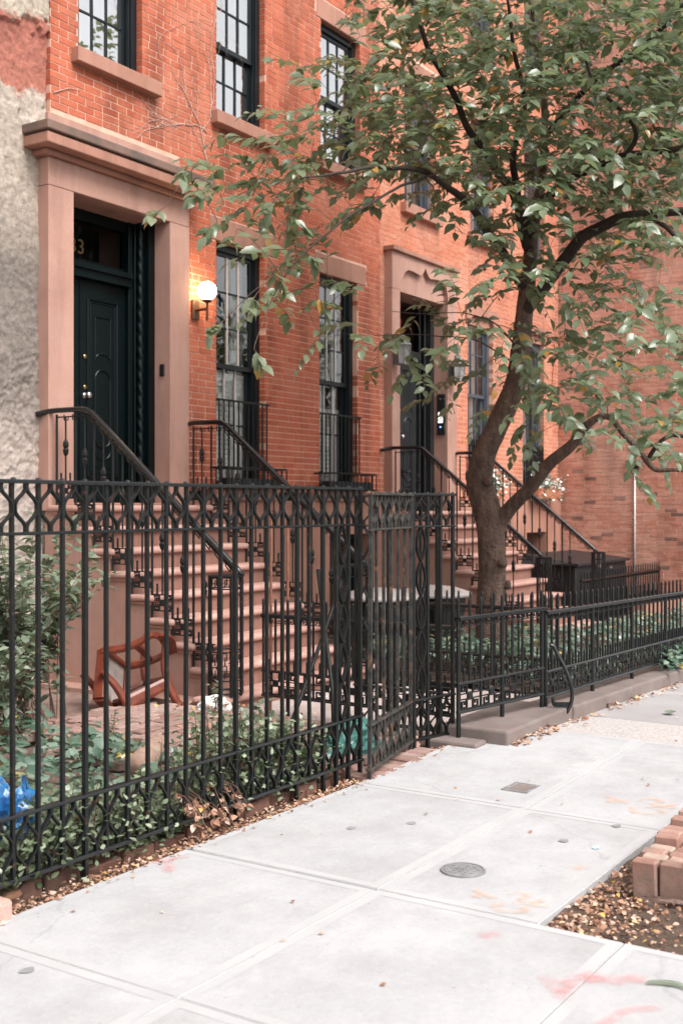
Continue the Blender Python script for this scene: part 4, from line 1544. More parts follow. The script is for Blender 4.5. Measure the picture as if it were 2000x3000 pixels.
# leaning brace rods behind the fence end
br = thing('brace_rod', 'long black iron rod leaning behind the tall fence near the gate', 'rod', (5.55, 3.9, -.05), group='leaning iron rods')
MB().tube(smooth_path([(5.201, 3.742, 0.276), (5.567, 3.73, 0.836), (5.741, 3.736, 1.1)], 5), .012, 6).build('rod', 'iron', br, smooth=True)
br = thing('brace_rod', 'straight diagonal iron stay propping the fence end beside the green bag', 'rod', (5.6, 3.6, -.05), group='leaning iron rods')
MB().tube([(5.50, 3.62, -.05), (5.62, 3.72, .45), (5.85, 3.98, 1.15)], .014, 6).build('rod', 'iron', br, smooth=True)
for i, (x, y, h_, lb) in enumerate(((6.93, 5.33, 1.52, 'nearest to the newel'), (6.96, 5.17, 1.50, 'in the middle of three'), (6.98, 5.02, 1.46, 'farthest from the newel'))):
    tag(MB().tube([(x, y, -.06), (x + random.uniform(-.01, .01), y, h_)], .011, 5).build('rusty_rod', 'iron_rust'), 'thin rusty upright rod at the foot of the stoop, ' + lb, 'rod', 'rusty rods')


# ------------------------------------------------------------------ low iron fence with key frieze
def low_fence(name, label, p0, length, rotz, slope=0.0, legs=8, cat='fence', group='low iron fences', base=0.0, foot=0.16, extra=False):
    f = thing(name, label, cat, (p0[0], p0[1], base), rotz, group)
    sp = 0.115
    n = int(round(length / sp / 2)) * 2
    sp = length / n
    zt, zm, zb = .715, .296, .112

    def tilt(u):
        return slope * u
    for nm, z, hh, dd in (('top_rail', zt, .028, .055), ('middle_rail', zm, .018, .034), ('bottom_rail', zb, .018, .034)):
        b_ = MB().rbox(-.01, length + .01, -dd / 2, dd / 2, z - hh / 2, z + hh / 2, .004, 1)
        b_.v = [(x, y, q + tilt(x)) for x, y, q in b_.v]
        b_.build(nm, 'iron_gloss', f, local=True)
    bar = MB().tube([(0, 0, zm), (0, 0, zt + .115), (0, 0, zt + .13)], [.0098, .0098, .005], 8).mesh('bar', 'iron', smooth=False, fix=True)
    barl = MB().tube([(0, 0, zb), (0, 0, zt + .115), (0, 0, zt + .13)], [.0098, .0098, .005], 8).mesh('bar', 'iron', fix=True)
    leg = MB().tube([(0, 0, -foot), (0, 0, zt)], [.0155, .0155], 8).mesh('leg', 'iron', fix=True)
    key = key_mesh(sp * 2, zm - zb - .01)
    frz = frieze_mesh(sp)
    stub = MB().tube([(0, 0, zm), (0, 0, zm + .085), (0, 0, zm + .095)], [.0082, .0082, .004], 6).mesh('stub', 'iron', fix=True)
    for i in range(n + 1):
        u = i * sp
        if i % legs == 0:
            piece('leg', leg, (u, 0, tilt(u)), f)
        piece('bar', barl if i % 2 == 0 else bar, (u, 0, tilt(u)), f)
        if i < n:
            piece('stub', stub, (u + sp / 2, 0, tilt(u)), f)
            piece('key_frieze', frz, (u, 0, zt - .008 + tilt(u)), f)
            if i % 2 == 0:
                piece('key_panel', key, (u, 0, zb + .008 + tilt(u)), f)
    return f


GZ = 0.103
lg = low_fence('low_gate', 'low black iron gate with key pattern standing on the kerb stone', (6.58, 3.385), 0.98, math.atan2(-.16, .96), 0.0, 4, 'gate', base=GZ)
low_fence('low_fence', 'long low black iron fence with key pattern on the kerb running away right', (7.59, 3.215), 6.21, 0.0, -.0205, 8, base=0.072)
low_fence('path_fence', 'low iron fence with key pattern between stoop path and ivy yard', (6.95, 3.62), 1.61, math.pi / 2, 0.0, 4, base=0.0, foot=.12)
low_fence('divider_fence', 'low iron fence in front of the black storage box', (15.2, 5.9), 3.45, 0.0, 0.0, 10, base=-.22, foot=.12)
low_fence('bed_fence', 'low iron fence along the ivy bed beside the stoop path', (9.05, 3.62), 1.61, math.pi / 2, 0.0, 6, base=-.05, foot=.14)
# boot-scraper hook standing on the kerb
bs = thing('boot_scraper', 'curved iron boot scraper bracket standing at the kerb by the low gate', 'boot scraper', (7.75, 3.1, .05))
MB().tube(smooth_path([(7.545, 3.164, 0.567), (7.561, 3.14, 0.555), (7.572, 3.124, 0.512), (7.602, 3.078, 0.409), (7.625, 3.041, 0.298), (7.632, 3.031, 0.224), (7.627, 3.039, 0.151), (7.61, 3.065, 0.089)], 4), .014, 6).build('bracket', 'iron_gloss', bs, smooth=True)
b = MB()
b.ribbon(smooth_path([(7.557, 3.146, 0.195), (7.562, 3.138, 0.151), (7.586, 3.102, 0.147), (7.623, 3.045, 0.147)], 4), .035, .012, axis=1)
b.build('blade', 'iron', bs)

# brick edging under the tall fence
ed = thing('brick_edging', 'row of old bricks edging the planting strip under the tall fence', 'edging', (3.5, 3.58, -.03))
be = MB().rbox(-.10, .10, -.045, .045, -.03, .045, .006, 1).mesh('brick', 'brick_dark')
x = 1.2
while x < 5.5:
    ob = piece('brick', be, (x - 3.5, 0.0 + random.uniform(-.02, .02), random.uniform(-.01, .03)), ed, rotz=random.uniform(-.08, .08))
    ob.rotation_euler = (random.uniform(-.1, .1), random.uniform(-.08, .08), random.uniform(-.08, .08))
    x += .215
ed2 = thing('brick_edging', 'worn paving bricks set in the soil under the iron gate', 'edging', (5.95, 3.44, -.03))
be2 = MB().rbox(-.10, .10, -.04, .04, 0, .045, .008, 1).mesh('brick', 'paver')
for k in range(9):
    ob = piece('brick', be2, (-.42 + k * .098, .02 + random.uniform(-.015, .015), random.uniform(-.008, .006)), ed2, rotz=math.pi / 2 + random.uniform(-.1, .1))
tag(MB().rbox(2.70, 2.93, 3.37, 3.55, -.04, .075, .02, 2).build('edging_stone', 'tread'), 'pale pink edging stone at the very left of the sidewalk edge', 'stone')

# brick paving in the yard
pv = tag(bpy.data.objects.new('brick_paving', None), kind='structure')
COL.objects.link(pv)
pv.location = (5.8, 5.0, 0)
pm = MB().rbox(-.10, .10, -.047, .047, -.05, 0, .006, 1).mesh('brick', 'paver')
for j in range(24):
    for i in range(10):
        x = 4.95 + i * .212 + (.106 if j % 2 else 0)
        y = 3.72 + j * .102
        hz = .02 + .06 * math.exp(-((x - 5.9) ** 2 + (y - 5.6) ** 2) / .5)
        if random.random() < .06 or x > 6.6 or (x < 5.2 and random.random() < .5):
            continue
        ob = piece('brick', pm, (x - 5.8, y - 5.0, hz + random.uniform(-.006, .006) - .01), pv, rotz=random.uniform(-.05, .05))
        ob.rotation_euler.x = random.uniform(-.04, .04)

# brick border of the tree pit, lower right
pl = thing('brick_border', 'broken low brick border of the tree pit at the right edge', 'brick border', (4.8, 1.3, -.06))
SOLD = {}
for hh in (.24, .27, .30, .34):
    SOLD[hh] = MB().rbox(-.031, .031, -.049, .049, -.10, hh - .10, .006, 1).mesh('brick', 'brick_old')


def soldier(x, y, hh, rz):
    ob = piece('brick', SOLD[hh], (x - 4.8, y - 1.3, .045), pl, rotz=rz + random.uniform(-.05, .05))
    ob.rotation_euler.x = random.uniform(-.03, .03)
    ob.rotation_euler.y = random.uniform(-.03, .03)


for q in range(6):
    soldier(4.53 + random.uniform(-.008, .008), 1.48 - q * .103, .24 if q != 2 else .27, 0)
    soldier(4.597, 1.47 - q * .106, .24, 0)
for q in range(18):
    hh = (.24, .24, .27, .27, .27, .30, .27, .30)[q % 8]
    soldier(4.665 + q * .068, 1.485 + random.uniform(-.008, .008), hh, 0)
    soldier(4.665 + q * .068, 1.38 + random.uniform(-.01, .01), .24, 0)
b = MB()
for i in range(12):
    for j in range(5):
        b.v.append((4.47 + .05 * noise.noise(Vector((i * .7, j, 2))), 1.50 - i * .075, -.055 + .03 * j * .5 + .012 * noise.noise(Vector((i, j * 2, 5)))))
b.f = [(i * 5 + j, i * 5 + j + 1, (i + 1) * 5 + j + 1, (i + 1) * 5 + j) for i in range(11) for j in range(4)]
b.build('mortar_crust', 'soil_dry', pl)

# ------------------------------------------------------------------ iron covers and paint on the walk
mh = thing('manhole_cover', 'round grey iron cover set in the concrete sidewalk', 'manhole cover', (4.345, 2.213, 0))
b = MB()
b.lathe([(.096, .0), (.096, .006), (.086, .0065), (.086, .002)], (4.345, 2.213, .0005), 28).build('rim', 'cast_iron', mh)
b = MB().lathe([(.083, 0), (.083, .005), (.078, .006)], (4.345, 2.213, .0005), 28)
for k in range(5):
    for q in range(5):
        xx, yy = 4.345 + (k - 2) * .028, 2.213 + (q - 2) * .028
        if (k - 2) ** 2 + (q - 2) ** 2 < 6.5:
            b.box(xx - .0085, xx + .0085, yy - .0085, yy + .0085, .006, .0085)
b.build('lid', 'cast_iron', mh)
vb = thing('valve_box', 'small square iron valve cover in the sidewalk before the gate', 'valve cover', (5.755, 2.58, 0))
b = MB()
for xa, xb, ya, yb in ((5.66, 5.85, 2.505, 2.52), (5.66, 5.85, 2.64, 2.655), (5.66, 5.675, 2.52, 2.64), (5.835, 5.85, 2.52, 2.64)):
    b.box(xa, xb, ya, yb, -.004, .014)
b.build('frame', 'cast_iron', vb)
MB().box(5.68, 5.83, 2.525, 2.635, -.006, .0115).build('lid', 'kerb', vb)


def stroke(b_, cov, pts, w_, z=.005):
    P_ = smooth_path([(x, y, 0) for x, y in pts], 8) if len(pts) > 2 else [Vector((*pts[0], 0)).lerp(Vector((*pts[1], 0)), i / 8) for i in range(9)]
    d0 = (P_[0] - P_[1]).normalized() * w_ * .5
    d1 = (P_[-1] - P_[-2]).normalized() * w_ * .5
    P_ = [P_[0] + d0] + P_ + [P_[-1] + d1]
    n0 = len(b_.v)
    N = len(P_)
    for i, p in enumerate(P_):
        t = (P_[min(N - 1, i + 1)] - P_[max(0, i - 1)]).normalized()
        n_ = Vector((-t.y, t.x, 0)) * (w_ * .62 * (1 + .3 * noise.noise(p * 20)))
        end = 0.0 if i in (0, N - 1) else 0.7 if i in (1, N - 2) else 1.0
        for k, c in ((-1, 0), (-.5, .8), (0, 1), (.5, .8), (1, 0)):
            q = p + n_ * k * (1 if end else .5)
            b_.v.append((q.x, q.y, z + G(q.x)))
            cov.append(c * end)
    b_.f += [(n0 + 5 * i + k, n0 + 5 * i + k + 1, n0 + 5 * i + k + 6, n0 + 5 * i + k + 5) for i in range(N - 1) for k in range(4)]


def mark(name, strokes, m, label):
    b_ = MB()
    cov = []
    for k, (pts, w_) in enumerate(strokes):
        stroke(b_, cov, pts, w_ * 1.25, .0050 + k * .0006)
    ob = b_.build(name, m, None, fix=False)
    at = ob.data.attributes.new('cover', 'FLOAT', 'POINT')
    at.data.foreach_set('value', cov)
    tag(ob, label, 'paint mark', 'sprayed paint marks on the sidewalk')


mark('paint_mark', [([(3.70, 3.375), (3.80, 3.345), (3.845, 3.30)], .03), ([(3.775, 3.36), (3.70, 3.29), (3.645, 3.235)], .045)], 'paint_pink', 'pink T shaped paint mark at the sidewalk edge under the fence')
mark('paint_mark', [([(3.715, 1.815), (3.755, 1.78)], .05)], 'paint_pink', 'small pink paint dot near the tree pit corner')
mark('paint_mark', [([(3.50, 1.48), (3.455, 1.43), (3.44, 1.39)], .055), ([(3.56, 1.37), (3.61, 1.35)], .065), ([(3.53, 1.40), (3.60, 1.29), (3.66, 1.22)], .06),
                    ([(3.43, 1.40), (3.385, 1.37)], .05), ([(3.50, 1.42), (3.48, 1.37)], .03)], 'paint_pink', 'large pink sprayed bow shape in the lower right corner')
mark('paint_mark', [([(3.48, 1.10), (3.40, 1.18), (3.30, 1.20), (3.2, 1.22)], .035)], 'paint_pink', 'long faint pink paint line at the lower right edge')


def orange(cx, cy, s, label):
    st = []

    def T(pts):
        return [(cx + a * s, cy + c * s) for a, c in pts]
    st.append((T([(.03, .20), (-.01, .13), (-.02, .09)]), .028 * s))
    st.append((T([(-.03, .17), (-.05, .15)]), .03 * s))
    st.append((T([(.05, .06), (.09, .02), (.06, -.02), (.02, 0.0), (.0, -.03), (.03, -.07), (.06, -.08)]), .026 * s))
    st.append((T([(-.06, .03), (-.10, .05), (-.135, .02), (-.13, -.03), (-.09, -.07), (-.05, -.05)]), .03 * s))
    st.append((T([(-.04, .01), (-.01, -.06), (.0, -.12)]), .022 * s))
    mark('paint_mark', st, 'paint_orange', label)


orange(4.12, 1.86, 1.0, 'faded orange sprayed figures beside the corner of the tree pit')
orange(5.79, 1.87, 1.25, 'faded orange sprayed figures beside the far bricks of the border')
mark('paint_mark', [([(4.62, 1.83), (4.66, 1.80)], .05)], 'paint_orange', 'small orange paint dot on the edge along the tree pit')
for k, (x, y, lb) in enumerate(((2.62, 2.95, 'dark grey gum spot on the near left slab'), (4.85, 2.75, 'grey gum spot left of the square iron cover'), (4.98, 2.02, 'grey gum spot on the slab beside the brick border'),
                                (5.35, 1.90, 'darker gum spot close to the far end of the tree pit'), (4.62, 2.95, 'grey gum spot near the fence on the second slab'))):
    b = MB()
    b.v = [(x + .028 * math.cos(a) * (1 + .2 * math.sin(3 * a + k)), y + .022 * math.sin(a), .0030) for a in [2 * math.pi * i / 14 for i in range(14)]]
    b.f = [tuple(range(14))]
    tag(b.build('gum_spot', 'spot_grey', None, fix=False), lb, 'gum spot', 'old gum spots')

# ------------------------------------------------------------------ leaves
LEAF_ROWS = ((0.0, 0.0, 0.0), (0.30, 0.265, 0.02), (0.62, 0.225, 0.0), (1.0, 0.0, -0.10))


def leaf_geo(L_, wid=1.0, fold=0.10, droop=1.0):
    vs, fs = [], []
    c = []
    for s_, w_, z in LEAF_ROWS:
        c.append(len(vs))
        vs.append((s_ * L_, 0.0, z * L_ * droop))
        if w_:
            vs.append((s_ * L_, w_ * L_ * wid, (z * droop + fold * w_ * 2.2) * L_))
            vs.append((s_ * L_, -w_ * L_ * wid, (z * droop + fold * w_ * 2.2) * L_))
    # 0 c0 |1 c1 2 l1 3 r1 |4 c2 5 l2 6 r2 |7 c3
    fs = [(0, 1, 2), (0, 3, 1), (1, 4, 5, 2), (1, 3, 6, 4), (4, 7, 5), (4, 6, 7)]
    return vs, fs


def ivy_geo(L_):
    out = [(0, 0), (-.05, .30), (.16, .42), (.32, .30), (.62, .34), (.60, .16), (1.0, 0), (.60, -.16), (.62, -.34), (.32, -.30), (.16, -.42), (-.05, -.30)]
    vs = [(.32 * L_, 0, .05 * L_)] + [(a * L_, b * L_, -.10 * L_ * abs(b) - .06 * L_ * a) for a, b in out]
    fs = [(0, i, i + 1) for i in range(1, len(out))] + [(0, len(out), 1)]
    return vs, fs


def frame_mat(d, up, roll=0.0):
    x = d.normalized()
    y = up.cross(x)
    if y.length < 1e-4:
        y = Vector((0, 1, 0)).cross(x)
    y.normalize()
    z = x.cross(y)
    m = Matrix((x, y, z)).transposed()
    return m @ Matrix.Rotation(roll, 3, 'X')


class Leaves:
    """collects leaves as (position, 3x3, size); joined into one mesh, the largest-showing ones as objects"""

    def __init__(s):
        s.items = []

    def add(s, p, m3, L_):
        s.items.append((Vector(p), m3, L_, random.random()))

    def finish(s, parent, m, geo, name_mass, n_obj, name='leaf', rnd_geo=None, kind=True):
        vis = []
        for k, it in enumerate(s.items):
            x, y, t = campix(it[0])
            if 0 < x < 2000 and 0 < y < 3000:
                vis.append((t / it[2], k))
        vis.sort()
        sel = set(k for _, k in vis[:n_obj])
        o = org(parent) if parent is not None else Vector((0, 0, 0))
        gv, gf = geo(1.0)
        if n_obj:
            b_ = MB()
            b_.add(gv, gf)
            me = b_.mesh(name, m)
            me.polygons.foreach_set('use_smooth', [True] * len(me.polygons))
            for k in sel:
                p, m3, L_, t = s.items[k]
                ob = bpy.data.objects.new(name, me)
                COL.objects.link(ob)
                ob.parent = parent
                mm = m3.to_4x4() @ Matrix.Scale(L_, 4)
                mm.translation = p - o
                ob.matrix_local = mm
        b_ = MB()
        gvv = [Vector(v) for v in gv]
        for k, (p, m3, L_, t) in enumerate(s.items):
            if k in sel:
                continue
            n0 = len(b_.v)
            for v in gvv:
                q = m3 @ (v * L_) + p
                b_.v.append((q.x, q.y, q.z))
            b_.f.extend([tuple(i + n0 for i in f) for f in gf])
            b_.t.extend([t] * len(gf))
        ob = b_.build(name_mass, m, parent, smooth=True, fix=False)
        if kind:
            ob['kind'] = 'stuff'
        return ob


# ------------------------------------------------------------------ the garden tree
tree = thing('cherry_tree', 'leafy tree with forked dark trunk growing in the ivy bed', 'tree', (10.87, 5.21, -.1))
LIMBS = {
    'trunk': ([(10.867, 5.21, -.15), (10.868, 5.208, .25), (10.87, 5.206, .6), (10.867, 5.21, 1.0), (10.845, 5.244, 1.46), (10.82, 5.282, 1.78), (10.785, 5.245, 2.05), (10.808, 5.117, 2.364),
               (10.841, 4.975, 2.675), (10.885, 4.907, 2.944), (10.915, 4.862, 3.349), (10.934, 4.832, 3.708), (10.949, 4.809, 4.067), (11.057, 4.827, 4.361), (11.194, 4.799, 4.887),
               (11.313, 4.8, 5.514), (11.394, 4.859, 6.104), (11.343, 4.937, 6.661), (11.318, 4.976, 7.3)],
              [.19, .155, .145, .14, .15, .14, .125, .115, .112, .105, .095, .085, .075, .06, .05, .04, .032, .024, .014]),
    'a': ([(10.87, 5.19, 1.25), (10.895, 5.12, 1.40), (10.861, 4.945, 1.551), (10.797, 4.676, 1.816), (10.753, 4.377, 2.072), (10.704, 4.086, 2.298), (10.724, 3.872, 2.397), (10.718, 3.697, 2.221),
           (10.7, 3.542, 2.049), (10.779, 3.42, 1.883), (10.81, 3.189, 1.86), (10.87, 2.913, 1.836), (10.9, 2.6, 1.95)], [.10, .085, .075, .068, .060, .042, .030, .028, .027, .026, .016, .012, .006]),
    'b': ([(10.734, 3.489, 2.0), (10.725, 3.319, 2.168), (10.71, 3.159, 2.183), (10.769, 2.886, 2.116), (10.8, 2.6, 2.2)], [.022, .02, .018, .014, .008]),
    'c': ([(10.922, 4.851, 3.50), (10.869, 4.565, 3.848), (10.752, 4.194, 4.176), (10.774, 3.979, 4.302), (10.718, 3.697, 4.328), (10.757, 3.455, 4.324), (10.81, 3.189, 4.306), (10.813, 2.818, 4.35),
           (10.85, 2.4, 4.5)], [.07, .066, .06, .056, .052, .046, .04, .03, .015]),
    'd': ([(10.711, 3.524, 4.311), (10.703, 3.354, 4.183), (10.71, 3.159, 3.975), (10.725, 2.954, 3.731), (10.7, 2.8, 3.5)], [.028, .024, .02, .016, .008]),
    'e': ([(10.939, 4.824, 3.78), (10.665, 4.88, 4.025), (10.283, 4.916, 4.219), (9.907, 4.943, 4.399), (9.426, 4.949, 4.518), (9.052, 4.974, 4.532), (8.577, 4.97, 4.473), (8.093, 4.981, 4.354),
           (7.601, 5.004, 4.184), (7.204, 5.064, 4.06)], [.06, .05, .044, .038, .03, .026, .02, .015, .011, .006]),
    'f': ([(9.05, 4.974, 4.53), (8.82, 4.956, 4.40), (8.55, 4.988, 4.30), (8.178, 5.034, 4.05), (7.768, 5.114, 3.817), (7.45, 5.236, 3.526), (7.293, 5.294, 3.333)],
          [.014, .013, .012, .011, .009, .007, .005]),
    'g': ([(11.057, 4.827, 4.361), (10.652, 4.898, 4.731), (10.122, 4.979, 5.091), (9.715, 5.055, 5.452), (9.338, 5.085, 5.749), (9.075, 5.122, 6.026), (8.924, 5.171, 6.4)],
          [.05, .042, .036, .03, .025, .02, .012]),
    'h': ([(10.95, 4.82, 4.2), (10.885, 4.907, 4.607), (10.585, 4.819, 5.054), (10.355, 4.622, 5.475), (10.032, 4.568, 5.868), (9.804, 4.552, 6.4)], [.05, .042, .034, .028, .02, .012]),
    'i': ([(11.15, 4.81, 4.7), (10.943, 4.269, 4.879), (10.718, 3.697, 4.902), (10.658, 3.423, 4.903), (10.61, 3.129, 4.881), (10.587, 2.798, 4.95), (10.6, 2.4, 5.1)],
          [.05, .044, .038, .034, .028, .02, .012]),
    'j': ([(10.718, 3.697, 4.902), (10.655, 3.611, 5.12), (10.337, 3.733, 5.34), (10.152, 3.833, 5.466), (9.991, 3.897, 5.8)], [.026, .022, .018, .014, .008]),
    'k': ([(11.31, 4.8, 5.45), (10.991, 4.195, 5.755), (10.741, 3.662, 5.907), (10.626, 3.289, 6.033), (10.58, 2.993, 6.3)], [.036, .03, .026, .02, .012]),
    'l': ([(10.897, 4.888, 3.0), (10.166, 5.096, 3.186), (9.447, 5.284, 3.155), (8.966, 5.472, 3.11)], [.010, .006, .0045, .003]),
    'm': ([(10.89, 4.9, 3.15), (10.283, 4.916, 3.358), (9.715, 5.055, 3.377), (8.967, 5.287, 3.313)], [.011, .0065, .0045, .003]),
}
nodes = []
for k, (pts, rad) in LIMBS.items():
    n = 6
    sp_ = smooth_path(pts, n)
    rr = []
    for i in range(len(pts) - 1):
        rr += [rad[i] + (rad[i + 1] - rad[i]) * q / n for q in range(n)]
    rr.append(rad[-1])
    wob = []
    for i, p in enumerate(sp_):
        j = 0.35 * rr[i] + (0.035 if k != 'trunk' and 0 < i < len(sp_) - 1 else 0)
        wob.append(p + Vector((noise.noise(p * 2.1), noise.noise(p * 2.1 + Vector((7, 0, 0))), 0.8 * noise.noise(p * 2.6 + Vector((0, 4, 0))))) * j)
    b = MB()
    b.tube(wob, rr, 14 if k == 'trunk' else 9)
    if k in ('trunk', 'a'):
        b.v = [tuple(Vector(v) + Vector((noise.noise(Vector(v) * 14), noise.noise(Vector(v) * 14 + Vector((5, 5, 5))), 0)) * .008) for v in b.v]
    b.build('trunk' if k == 'trunk' else 'branch', 'bark' if k in ('trunk', 'a') else 'bark_dark', tree, smooth=True)
    for i, p in enumerate(wob):
        if k == 'trunk' and p.z < 3.0:
            continue
        nodes.append((p.copy(), rr[i]))
for (x, y, z, r_) in ((10.79, 5.06, .95, .036), (10.70, 5.18, 1.80, .045), (10.93, 5.085, .72, .04)):
    MB().lathe([(r_ * 1.3, -.05), (r_ * 1.1, .01), (r_ * .8, .025), (r_ * .5, .012), (.004, .008)], (x, y, z), 10, 'y').build('knot', 'bark', tree, smooth=True)

# crown: sprays of leaves through its volume; how thick the foliage is per region of the crown
DENS = {  # rows: height band seen from the walk; columns along the crown
    0: {11: 3, 12: 7, 13: 8, 14: 8, 15: 8, 16: 8, 17: 8, 18: 8, 19: 8, 20: 8}, 1: {10: 3, 11: 6, 12: 8, 13: 9, 14: 9, 15: 9, 16: 9, 17: 9, 18: 9, 19: 9, 20: 9},
    2: {9: 3, 10: 5, 11: 7, 12: 8, 13: 9, 14: 9, 15: 9, 16: 9, 17: 9, 18: 9, 19: 9, 20: 9}, 3: {8: 2, 9: 5, 10: 6, 11: 8, 12: 9, 13: 9, 14: 9, 15: 9, 16: 9, 17: 9, 18: 9, 19: 9, 20: 9},
    4: {6: 2, 7: 3, 8: 4, 9: 6, 10: 7, 11: 8, 12: 9, 13: 9, 14: 9, 15: 9, 16: 9, 17: 9, 18: 9, 19: 9, 20: 9}, 5: {6: 2, 7: 3, 8: 4, 9: 4, 10: 3, 11: 1, 12: 4, 13: 6, 14: 8, 15: 9, 16: 9, 17: 9, 18: 9, 19: 9},
    6: {7: 2, 8: 3, 9: 1, 10: 1, 13: 2, 14: 6, 15: 7, 16: 7, 17: 7, 18: 7, 19: 7}, 7: {8: 3, 9: 2, 13: 1, 14: 5, 15: 6, 16: 5, 17: 5, 18: 5, 19: 5},
    8: {8: 2, 9: 2, 10: 1, 13: 2, 14: 4, 15: 5, 16: 4, 17: 4, 18: 3, 19: 3}, 9: {9: 1, 10: 2, 11: 2, 12: 2, 13: 2, 14: 4, 15: 5, 16: 5, 17: 5, 18: 4, 19: 3},
    10: {11: 2, 12: 3, 13: 2, 14: 2, 15: 5, 16: 5, 17: 5, 18: 3, 19: 3}, 11: {12: 1, 13: 2, 14: 1, 15: 5, 16: 6, 17: 5, 18: 3, 19: 4}, 12: {15: 2, 16: 4, 17: 4, 18: 3, 19: 5}, 13: {18: 1, 19: 2},
    -1: {10: 4, 11: 7, 12: 8, 13: 8, 14: 8, 15: 8, 16: 8, 17: 8, 18: 8, 19: 8, 20: 8}, -2: {11: 6, 12: 7, 13: 7, 14: 7, 15: 7, 16: 7, 17: 7, 18: 6, 19: 5}}
rnd = random.Random(21)
targets = []
for row, cs in DENS.items():
    for col_, dn in cs.items():
        cnt = dn * (1.28 if col_ >= 11 and row <= 5 else 0.95)
        cnt = int(cnt) + (1 if rnd.random() < cnt - int(cnt) else 0)
        for _ in range(cnt):
            ax, ay = (col_ + rnd.random()) * 100, (row + rnd.random()) * 100
            base_t = 8.6 + (min(ax, 1300) - 450) / 850 * 2.9
            if ax > 1300:
                base_t = 11.3
            sprd = 0.35 + max(0, min(1, (ax - 700) / 600)) * 1.25
            t = base_t + rnd.uniform(-sprd, sprd)
            u, v = (ax - 1000) / 3350, (1480 - ay) / 3350
            targets.append(Vector(((CA + SA * u) * t, (SA - CA * u) * t, H + v * t)))
cen = Vector((10.95, 4.85, 4.2))
targets.sort(key=lambda p: min((p - q).length for q, _ in nodes[::3]))
twb = MB()
LV = Leaves()
from mathutils import kdtree


def nearest(p):
    best, bd = None, 1e9
    for q, r_ in nodes:
        d2 = (p - q).length_squared
        if q.z > p.z + .15:
            d2 *= 1.6
        if d2 < bd:
            bd, best = d2, (q, r_)
    return best


for p in targets:
    q, r_ = nearest(p)
    d = p - q
    ln = d.length
    r0 = min(.010, r_ * .7) if ln > .5 else min(.006, r_ * .8)
    mid = q + d * .5 + Vector((rnd.uniform(-.08, .08), rnd.uniform(-.08, .08), .05 + .08 * ln)) * min(1, ln)
    out = (p - cen)
    out.z *= .25
    out = out.normalized() * .8 + d.normalized() * .6 + Vector((rnd.uniform(-.5, .5), rnd.uniform(-.5, .5), rnd.uniform(-.3, .15)))
    out.normalize()
    sl = rnd.uniform(.22, .42)
    e1 = p + out * sl * .5 + Vector((0, 0, .0))
    e2 = p + out * sl + Vector((0, 0, -.05 - rnd.random() * .06))
    pth = smooth_path([q, mid, p, e1, e2], 4)
    rr = [r0 + (.0018 - r0) * i / (len(pth) - 1) for i in range(len(pth))]
    twb.tube(pth, rr, 4, cap=False)
    for i, w_ in enumerate(pth):
        if i % 3 == 0 and i > 2:
            nodes.append((w_, max(.003, rr[i])))
    # leaves, alternate along the outer part of the twig
    nl = rnd.randint(10, 15)
    for i in range(nl):
        u = .30 + .70 * (i + .5) / nl
        k = min(len(pth) - 2, int(u * (len(pth) - 1)))
        base = pth[k].lerp(pth[k + 1], u * (len(pth) - 1) - k)
        ax = (pth[k + 1] - pth[k]).normalized()
        sd_ = ax.cross(Vector((0, 0, 1)))
        if sd_.length < .1:
            sd_ = Vector((1, 0, 0))
        sd_.normalize()
        s_ = 1 if i % 2 else -1
        ld = sd_ * s_ * rnd.uniform(.6, 1.1) + ax * rnd.uniform(.3, .9) + Vector((0, 0, rnd.uniform(-.5, .10)))
        if i == nl - 1:
            ld = ax + Vector((0, 0, -.3))
        up = Vector((rnd.uniform(-.85, .10), rnd.uniform(-.80, .10), 0.85)).normalized()
        LV.add(base, frame_mat(ld, up, rnd.uniform(-.35, .35)), rnd.choice((.085, .115, .135, .15, .165)) * rnd.uniform(.88, 1.1) * (.8 if i > nl - 3 else 1))
# hanging sprays at the left that stand out against the house
for x, y, z, dx in ((6.17, 5.56, 3.67, -0.25), (6.49, 5.42, 3.86, -0.30), (6.44, 5.51, 4.01, -0.30), (6.68, 5.51, 3.65, -0.20), (6.85, 5.42, 3.60, -0.20), (6.86, 5.59, 2.94, -0.30), (7.02, 5.35, 2.73, 0.05), (7.01, 5.36, 3.15, -0.20), (7.17, 5.30, 3.36, 0.20), (7.50, 5.34, 3.86, 0.20), (7.24, 5.38, 3.91, -0.20), (7.20, 5.25, 3.09, 0.15), (7.85, 5.35, 3.28, 0.20), (7.73, 5.36, 3.63, 0.10)):
    p = Vector((x, y, z))
    q, r_ = nearest(p)
    d = p - q
    pth = smooth_path([q, q + d * .4 + Vector((0, 0, .07)), p - Vector((dx * .3, 0, -.06)), p, p + Vector((dx * .3, -.02, -.04)), p + Vector((dx * .5, -.03, -.10))], 4)
    twb.tube(pth, [.0045 - .003 * i / len(pth) for i in range(len(pth))], 4, cap=False)
    for i in range(9):
        k = len(pth) - 1 - i
        ld = Vector((dx * rnd.uniform(-.5, 2.0), rnd.uniform(-.6, .6), rnd.uniform(-.7, .0)))
        LV.add(pth[max(3, k)], frame_mat(ld, Vector((rnd.uniform(-.5, .2), -.5, 1)), rnd.uniform(-.4, .4)), rnd.uniform(.10, .15))
twb.build('twigs', 'twig', tree, smooth=True, fix=False)['kind'] = 'stuff'
LV.finish(tree, 'leaf_tree', lambda L_: leaf_geo(L_), 'crown', 300)


